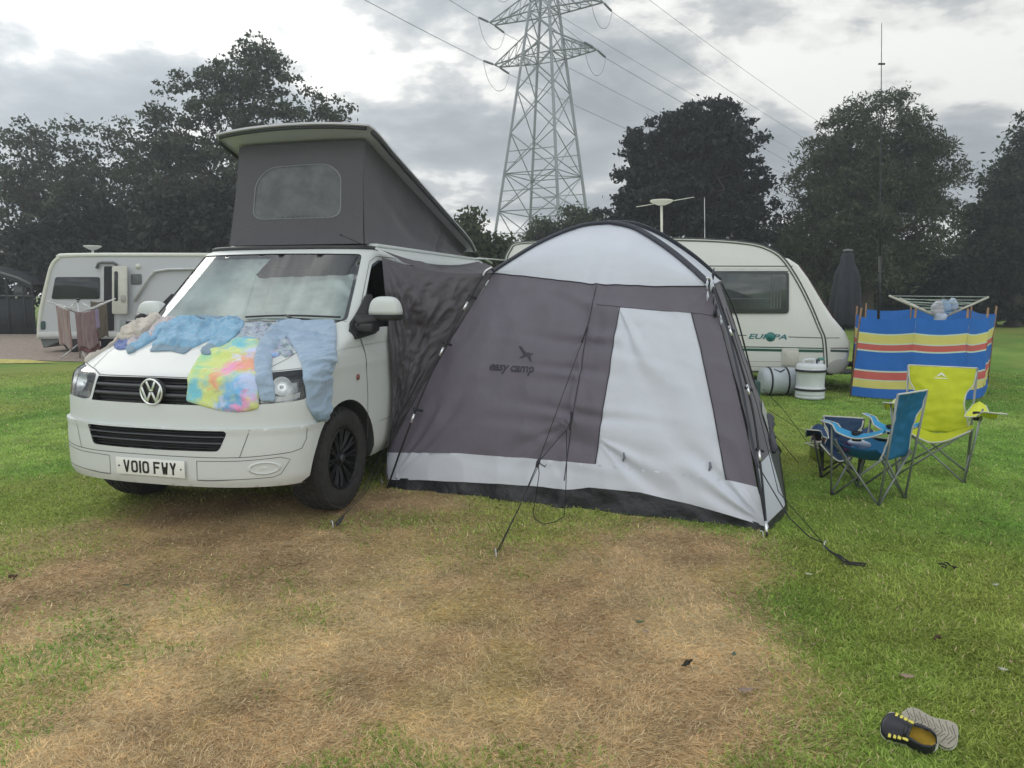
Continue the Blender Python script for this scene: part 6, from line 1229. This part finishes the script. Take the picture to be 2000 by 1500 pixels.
# ================================================================== CAMP CHAIRS
def tube_(par, a, b, mt, r=.0085, name='leg'): return obj(name, MB().tube([a, b], r, 8), mt, par)
def chair(label, loc, rz, col, col2, W_=.56, D_=.44, H_=.92, hs=.42, ha=.62, scale=1.0, piping=(.55, .56, .52), legc=(.22, .24, .23), name='camp_chair', grp=None, droopR=True, logo=None, cat='chair', backw=None):
    t = thing(name, label, cat, loc, rz, grp); t.scale = (scale,)*3; leg = M('tube_%.2f' % legc[0], legc, .4, metal=.4, var=.1); cm_ = M('cf_%.2f_%.2f_%.2f' % col, col, .75, var=.08, bump=.35, bs=25, transl=.18, bdist=.01); cm2 = M('cf_%.2f_%.2f_%.2f' % col2, col2, .75, var=.08, bump=.35, bs=25, transl=.18, bdist=.01); pm_ = M('pip_%.2f' % piping[0], piping, .7)
    x, y = W_/2, D_/2                                  # front = -y
    F = [(-x, -y), (x, -y)]; B_ = [(-x, y), (x, y)]
    tube_(t, (-x+.02, -y-.02, 0), (x, -y, hs+.02), leg); tube_(t, (x-.02, -y-.02, 0), (-x, -y, hs+.02), leg)         # front X
    tube_(t, (-x+.02, y, 0), (x-.02, y+.02, hs-.04), leg); tube_(t, (x-.02, y, 0), (-x+.02, y+.02, hs-.04), leg)     # rear X
    for s in (-1, 1):
        tube_(t, (s*(x-.02), -y, 0), (s*x, y+.02, hs-.06), leg); tube_(t, (s*(x-.02), y, 0), (s*(x+.01), -y, hs+.02), leg)
        tube_(t, (s*(x-.02), y, .0), (s*(x-.0), y+.10, H_), leg, .009, 'back_post'); tube_(t, (s*(x-.02), -y-.02, 0), (s*(x+.07), -y+.01, ha), leg, .0085, 'arm_post')
        for yy in (-y-.01, y): obj('foot', MB().tube([(s*(x-.035), yy, .008), (s*(x-.005), yy, .008)], .012, 6), blackp, t)
    bw = backw or x
    def seat(u, v):
        fx_ = (u*2-1)*x; fy_ = -y-.03+(2*y+.0)*v; cornerlift = abs(u*2-1)**1.6; z = hs+.02-.10*(1-cornerlift)-.02*v-.03*math.sin(math.pi*v); front = -.03*(1-cornerlift)*(1-v) ; return (fx_*(1-.0*v), fy_+.035*(1-cornerlift)*(1-v)*0, z+front+.008*nz((u*2, v*2, 0), 3, 3))
    obj('seat', MB().grid(seat, 26, 20), cm_, t, solid=.005)
    def back(u, v):
        hw = float(np.interp(v, [0, .18, .45, .62, .75, 1], [x*.93, x*.86, x*.70, x*.74, x*.93, x*1.0])); zb = hs-.09; z = zb+(H_-zb)*v+.02*abs(u*2-1)**2*(v > .9)*0; yy = y+.0+.10*((z-0)/H_)-.06*math.sin(math.pi*min(1, v*1.0))*(1-abs(u*2-1)**2)*.6-.05*(1-v); return ((u*2-1)*hw, yy+.012*nz((u*2, v*3, 0), 3, 5), z)
    bk = obj('backrest', MB().grid(back, 24, 30), cm_, t, solid=.005)
    P_ = [back(0, v) for v in np.linspace(0, 1, 20)]+[back(u, 1) for u in np.linspace(0, 1, 12)]+[back(1, v) for v in np.linspace(1, 0, 20)]; obj('piping', MB().tube(P_, .007, 6), pm_, bk)
    P_ = [(a, b-.002, c) for a, b, c in [seat(u, 0) for u in np.linspace(0, 1, 20)]]; obj('piping', MB().tube(P_, .007, 6), pm_, t)
    for s in (-1, 1):
        e_ = .14 if (s > 0 and droopR) else .0
        def arm(u, v):
            yy = y+.04-(2*y+.10+e_)*v; w_ = (.045 if droopR else .028)+(.045 if droopR else .030)*math.sin(math.pi*min(v*1.15, 1)); xx = s*(x+.035)+(u*2-1)*w_; z = ha-.02-.055*math.sin(math.pi*min(v*1.2, 1))+(.02*(v > .75))*((v-.75)*4)-.03*abs(u*2-1)*(v < .8); return (xx+s*(.34 if (s > 0 and droopR) else .10)*max(0, v-.55), yy, z+.02*(1-v))
        a_ = obj('armrest', MB().grid(arm, 8, 22), cm2, t, solid=.005); obj('piping', MB().tube([arm(0, v) for v in np.linspace(0, 1, 16)]+[arm(1, v) for v in np.linspace(1, 0, 16)], .006, 6), pm_, a_)
        c_ = arm(.5, .45); obj('cup_holder', MB().lathe([(.036, .008), (.040, .004), (.036, -.002), (.034, -.06), (0, -.062)], 16, (c_[0], c_[1], c_[2]+.004)), M('mesh_black', (.02, .022, .03), .7), a_)
    if logo:
        m = MB(); c0 = lambda a, b: np.array(back(.5+a, .86+b))+np.array([0, -.009, 0])
        m.add([c0(-.075, -.01), c0(-.03, .035), c0(0, .055), c0(.03, .035), c0(.075, -.01), c0(.03, .0), c0(0, .018), c0(-.03, .0)], [(0, 1, 7), (1, 2, 6, 7), (2, 3, 5, 6), (3, 4, 5)]); m.add([c0(-.10, -.028), c0(.10, -.028), c0(.10, -.038), c0(-.10, -.038)], [(0, 1, 2, 3)]); obj('print', m, M('print_white', (.75, .76, .68), .6), bk, smooth=False)
    return t
pc = (gnd(1783, 930)+gnd(1890, 943))/2; fwd = gnd(1890, 943)-gnd(1783, 930)
chair('lime yellow folding camp chair facing the camera on the grass', tuple(pc+np.array([.06, .22, 0])), math.atan2(fwd[1], fwd[0])-.0, (.60, .66, .030), (.70, .76, .06), W_=.53, D_=.43, H_=.90, hs=.42, ha=.62, logo=True)
chair('bright blue folding camp chair facing left with things on its seat', (2.735, 5.50, 0), R(-146), (.012, .16, .34), (.05, .36, .66), W_=.40, D_=.36, H_=.84, hs=.42, ha=.585, droopR=False)
chair("small navy child's camp chair behind the bright blue one", (2.80, 6.15, 0), R(-25), (.015, .05, .12), (.02, .06, .15), W_=.32, D_=.26, H_=.47, hs=.27, ha=.41, legc=(.06, .065, .06))
# items on the blue seat, toys in a bag
sc = np.array([2.68, 5.53, .36]); m = superell((0, 0, 0), (.085, .055, .04), .85, 18); m.v = [tuple(np.array(p)*(1+.6*nz(p, 14, 2))+sc+np.array([.0, .06, .035])) for p in m.v]; centred('plastic_bag', m, M('bag_pale', (.50, .56, .66), .45, var=.15, vs=20, bump=.5, bs=30), sc, 'crumpled pale bag lying on the blue camp chair seat', 'bag')
m = MB()
for i in range(60):
    a = Vector((rng.normal(), rng.normal(), rng.normal())).normalized()*.042; m.tube([(0, 0, 0), tuple(a)], [.006, .003], 4)
m.v = [tuple(np.array(p)+sc+np.array([-.13, -.04, .03])) for p in m.v]; centred('purple_toy', m, M('toy_purple', (.10, .012, .13), .6), sc+np.array([-.13, -.04, 0]), 'small spiky purple toy on the blue camp chair seat', 'toy')
tb = gnd(1625, 905); bag = thing('toy_bag', 'lime green bag of toys on the grass behind the blue chair', 'bag', tuple(tb+np.array([0, .12, 0])), .1); lime = M('bag_lime', (.24, .32, .04), .7, bump=.4, bs=20)
m = MB().box((0, 0, .075), (.26, .20, .14)); obj('body', m, lime, bag, bevel=.03); m = superell((0, 0, .20), (.15, .11, .075), .8, 18); m.v = [tuple(np.array(p)*np.array([1, 1, 1+.2*nz(p, 12, 3)])) for p in m.v]; obj('top_cover', m, M('bag_pattern', stops=[(.36, (.55, .55, .50)), (.44, (.03, .03, .06)), (.52, (.05, .04, .07)), (.56, (.50, .08, .04)), (.60, (.58, .56, .14)), (.66, (.70, .70, .66)), (.72, (.05, .15, .20))], vs=16, rough=.7), bag)
obj('trim', MB().tube([(-.15, -.11, .145), (.15, -.11, .145), (.15, .11, .145), (-.15, .11, .145), (-.15, -.11, .145)], .008, 6), M('trim_pale', (.6, .6, .55), .7), bag); obj('white_toy', superell((-.13, -.06, .19), (.045, .04, .04), 1, 12), M('toy_white', (.62, .58, .54), .6), bag)
# ================================================================== SHOES
def sole_outline(t): return 1.22*float(np.interp(t, [0, .06, .18, .32, .5, .68, .82, .93, 1], [.0, .026, .036, .034, .029, .036, .040, .031, .0]))
def shoe(label, loc, rot, upside):
    L_ = .178; t = thing('shoe', label, 'shoe', tuple(loc), 0, "a child's pair of shoes"); xa = Vector(rot[0]).normalized(); za = Vector(rot[1]); za = (za-xa*za.dot(xa)).normalized(); t.rotation_euler = Matrix((xa, za.cross(xa), za)).transposed().to_euler()
    out = [(L_*a-L_/2, sole_outline(a)+.004*math.sin(a*3)) for a in np.linspace(0, 1, 26)]+[(L_*a-L_/2, -sole_outline(a)) for a in np.linspace(1, 0, 26)[1:-1]]; out = [tuple(p) for p in catmull(out[::3], 3, True)]
    m = MB().prism(out, lambda a, b: (a, b, 0), lambda a, b: (a*.985, b*.96, .016)); sl = obj('sole', m, M('sole_grey', (.36, .33, .27), .8, var=.12, vs=30, bump=.3, bs=90), t, bevel=.004, angle=40)
    gm = M('sole_groove', (.15, .135, .11), .9)
    g = MB()
    for k in range(8):
        a = .08+.115*k; x0 = L_*a-L_/2; w_ = sole_outline(a)*.92; g.tube([(x0-.010, -w_*.9, -.0004), (x0+.008, 0, -.0006), (x0-.010, w_*.9, -.0004)], .0011, 4)
        if k < 7: g.tube([(x0+.004, -w_*.55, -.0004), (x0+.018, -w_*.1, -.0004)], .0009, 4); g.tube([(x0+.004, w_*.55, -.0004), (x0+.018, w_*.1, -.0004)], .0009, 4)
    obj('tread', g, gm, sl)
    obj('rand', MB().tube([(a*1.005, b*1.02, .014) for a, b in out+out[:1]], .0032, 5), M('rand_pale', (.50, .50, .42), .6), t)
    up = M('shoe_black', (.016, .017, .024), .35, var=.3, vs=20); N_ = 22; K = 16; m = MB(); rows = []
    for i in range(N_+1):
        a = .02+.96*i/N_; w_ = sole_outline(a); h = float(np.interp(a, [0, .08, .30, .48, .60, .80, 1], [.045, .058, .050, .052, .044, .030, .016])); x_ = L_*a-L_/2; op = a < .47
        for j in range(K+1):
            th = math.pi*j/K; yy = w_*1.02*math.cos(th); zz_ = .014+h*math.sin(th)**.75
            if op:
                yo = w_*.62; 
                if abs(yy) < yo*math.sin(math.pi*min(1, (a+.03)/.52))**.35: yy = math.copysign(yo*math.sin(math.pi*min(1, (a+.03)/.52))**.35, math.cos(th)+1e-9)
            m.v.append((x_, yy, zz_))
    m.f = []
    for i in range(N_):
        for j in range(K):
            a = .02+.96*i/N_
            if a < .45 and K*.28 < j < K*.72: continue
            b0_ = i*(K+1)+j; m.f.append((b0_, b0_+1, b0_+K+2, b0_+K+1))
    m.m = [0]*len(m.f); obj('upper', m, up, t, solid=.003)
    ins = [(L_*a-L_/2, sole_outline(a)*.85) for a in np.linspace(.05, .6, 14)]+[(L_*a-L_/2, -sole_outline(a)*.85) for a in np.linspace(.6, .05, 14)]; obj('insole', MB().prism(ins, lambda a, b: (a, b, .017), lambda a, b: (a, b, .021)), M('insole_ochre', (.42, .27, .02), .8, var=.25, vs=25), t, smooth=False)
    yl = M('shoe_yellow', (.68, .60, .10), .5)
    for sg in (1, -1):
        for k, (a, l_) in enumerate(((.50, .016), (.60, .010), (.68, .008), (.77, .008))):
            x0 = L_*a-L_/2; w_ = sole_outline(a); h = float(np.interp(a, [.48, .60, .80, 1], [.052, .044, .030, .016])); th = R(38); y0_ = sg*(w_*1.02*math.cos(th)+.0015); z0 = .0155+h*math.sin(th)**.75; obj('yellow_patch', MB().box((x0, y0_, z0), (l_*1.1, .013, .006)), yl, t, bevel=.001)
    obj('strap', MB().tube([(.004, -.032, .048), (.006, -.012, .066), (.006, .012, .066), (.004, .032, .048)], .0055, 6, flat=.5), up, t)
    lc = MB().tube(catmull([(.02, .03, .04), (.03, .06, .03), (.05, .085, .012), (.085, .10, .016), (.11, .115, .012)] if upside else [(.0, -.035, .03), (-.03, -.05, .012), (-.06, -.045, .012)], 5), .0042, 6, flat=.6); obj('lace', lc, M('lace_dark', (.03, .045, .06), .7), t)
    return t
s1 = gnd(1773, 1452); s2 = gnd(1822, 1458)
shoe('black and yellow child shoe lying open side up on the grass', s1+np.array([0, 0, .028]), ((-.74, .62, .12), (-.30, -.62, .75)), False)
shoe('matching child shoe turned over with its grey sole facing up', s2+np.array([.0, .02, .062]), ((.80, -.52, -.16), (.10, .66, -.72)), True)
# ================================================================== FALLEN LEAVES AND BITS
def leaf(px, py, s, col, rz, label, curl=.3, ell=.5):
    p = gnd(px, py); z0 = float(GZ(p[0], p[1])[0])+.022; m = MB(); n = 8; vs = []
    for i in range(n+1):
        t = i/n; w_ = math.sin(math.pi*t**.8)*s*ell+.0005; x_ = (t-.5)*s*2
        for j in (-1, 0, 1): vs.append((x_, j*w_, curl*s*(abs(j)*.5+.5*(2*t-1)**2)+.002*math.sin(i*2+j)))
    m.add(vs, [(i*3+j, i*3+j+1, (i+1)*3+j+1, (i+1)*3+j) for i in range(n) for j in range(2)]); c, q = math.cos(rz), math.sin(rz); m.v = [(p[0]+a*c-b*q, p[1]+a*q+b*c, z0+h) for a, b, h in m.v]
    centred('fallen_leaf', m, M('leaf_%.2f%.2f' % col[:2], col, .7, var=.15, vs=30, transl=.2), (p[0], p[1], 0), label, 'leaf', 'leaves fallen on the grass', solid=.0012)
tan, pal, grn, brn, dkb = (.40, .30, .20), (.60, .58, .42), (.10, .16, .07), (.30, .19, .12), (.03, .028, .02)
for a in ((1579, 1127, .020, pal, -.5, 'pale cream leaf on the grass to the right of the tent corner'), (1771, 1334, .028, (.42, .30, .24), -.3, 'curled pinkish brown leaf on green grass above the shoes'), (1456, 1363, .032, (.34, .25, .20), .1, 'large brown leaf at the edge of the worn patch'), (1420, 1122, .018, tan, .4, 'tan leaf on the straw below the tent door'), (1958, 1319, .018, (.55, .58, .48), -.6, 'pale grey-green leaf near the right edge'), (1973, 1303, .010, (.50, .36, .30), .9, 'tiny pinkish leaf near the right edge'), (1944, 1150, .020, (.50, .53, .45), .2, 'grey-green leaf in the grass high on the right side'), (1250, 1224, .022, grn, .3, 'flat green leaf on the straw in the middle'), (1433, 1288, .018, (.12, .17, .12), 1.2, 'small round dark green leaf at the edge of the worn patch'), (564, 1071, .020, tan, .2, 'tan leaf on the straw in front of the van'), (416, 1117, .016, (.50, .44, .32), .5, 'narrow straw-coloured leaf on the left of the straw patch'), (248, 1150, .020, (.06, .10, .05), .3, 'narrow dark green leaf on the left of the straw patch'), (1642, 1177, .016, (.34, .26, .12), -.4, 'ochre leaf on the grass beyond the straw'), (1588, 1264, .011, (.42, .28, .20), .3, 'small reddish leaf in the grass right of the straw'), (1128, 1092, .016, (.50, .40, .16), .1, 'yellowish leaf on the straw below the tent'), (1490, 1236, .022, (.42, .34, .18), .1, 'yellow-tan leaf where straw meets grass'), (1262, 1247, .018, (.42, .30, .16), -.5, 'curled tan sliver beside the flat green leaf')): leaf(*a)
def twig(px, py, s, seed, label, col=dkb):
    g_ = random.Random(seed); p = gnd(px, py, .02); m = MB()
    for i in range(7): a = p+np.array([g_.uniform(-s, s), g_.uniform(-s, s)*.7, g_.uniform(0, .01)]); b = a+np.array([g_.uniform(-s, s), g_.uniform(-s, s), g_.uniform(0, .012)]); m.tube([a, (a+b)/2+np.array([0, 0, .006]), b], [.003, .006, .002], 5)
    centred('twig', m, M('twig_%.2f' % col[0], col, .9), p, label, 'twig', 'dark twigs lying on the grass')
twig(1850, 1108, .035, 1, 'dark cluster of twigs on green grass at the right'); twig(1340, 1300, .020, 2, 'small dark twig on the straw right of centre'); twig(1828, 1248, .016, 4, 'small brown twig knot in the grass above the shoes', (.08, .05, .03)); twig(24, 1130, .022, 3, 'dark twig at the left edge of the straw', (.10, .06, .035))
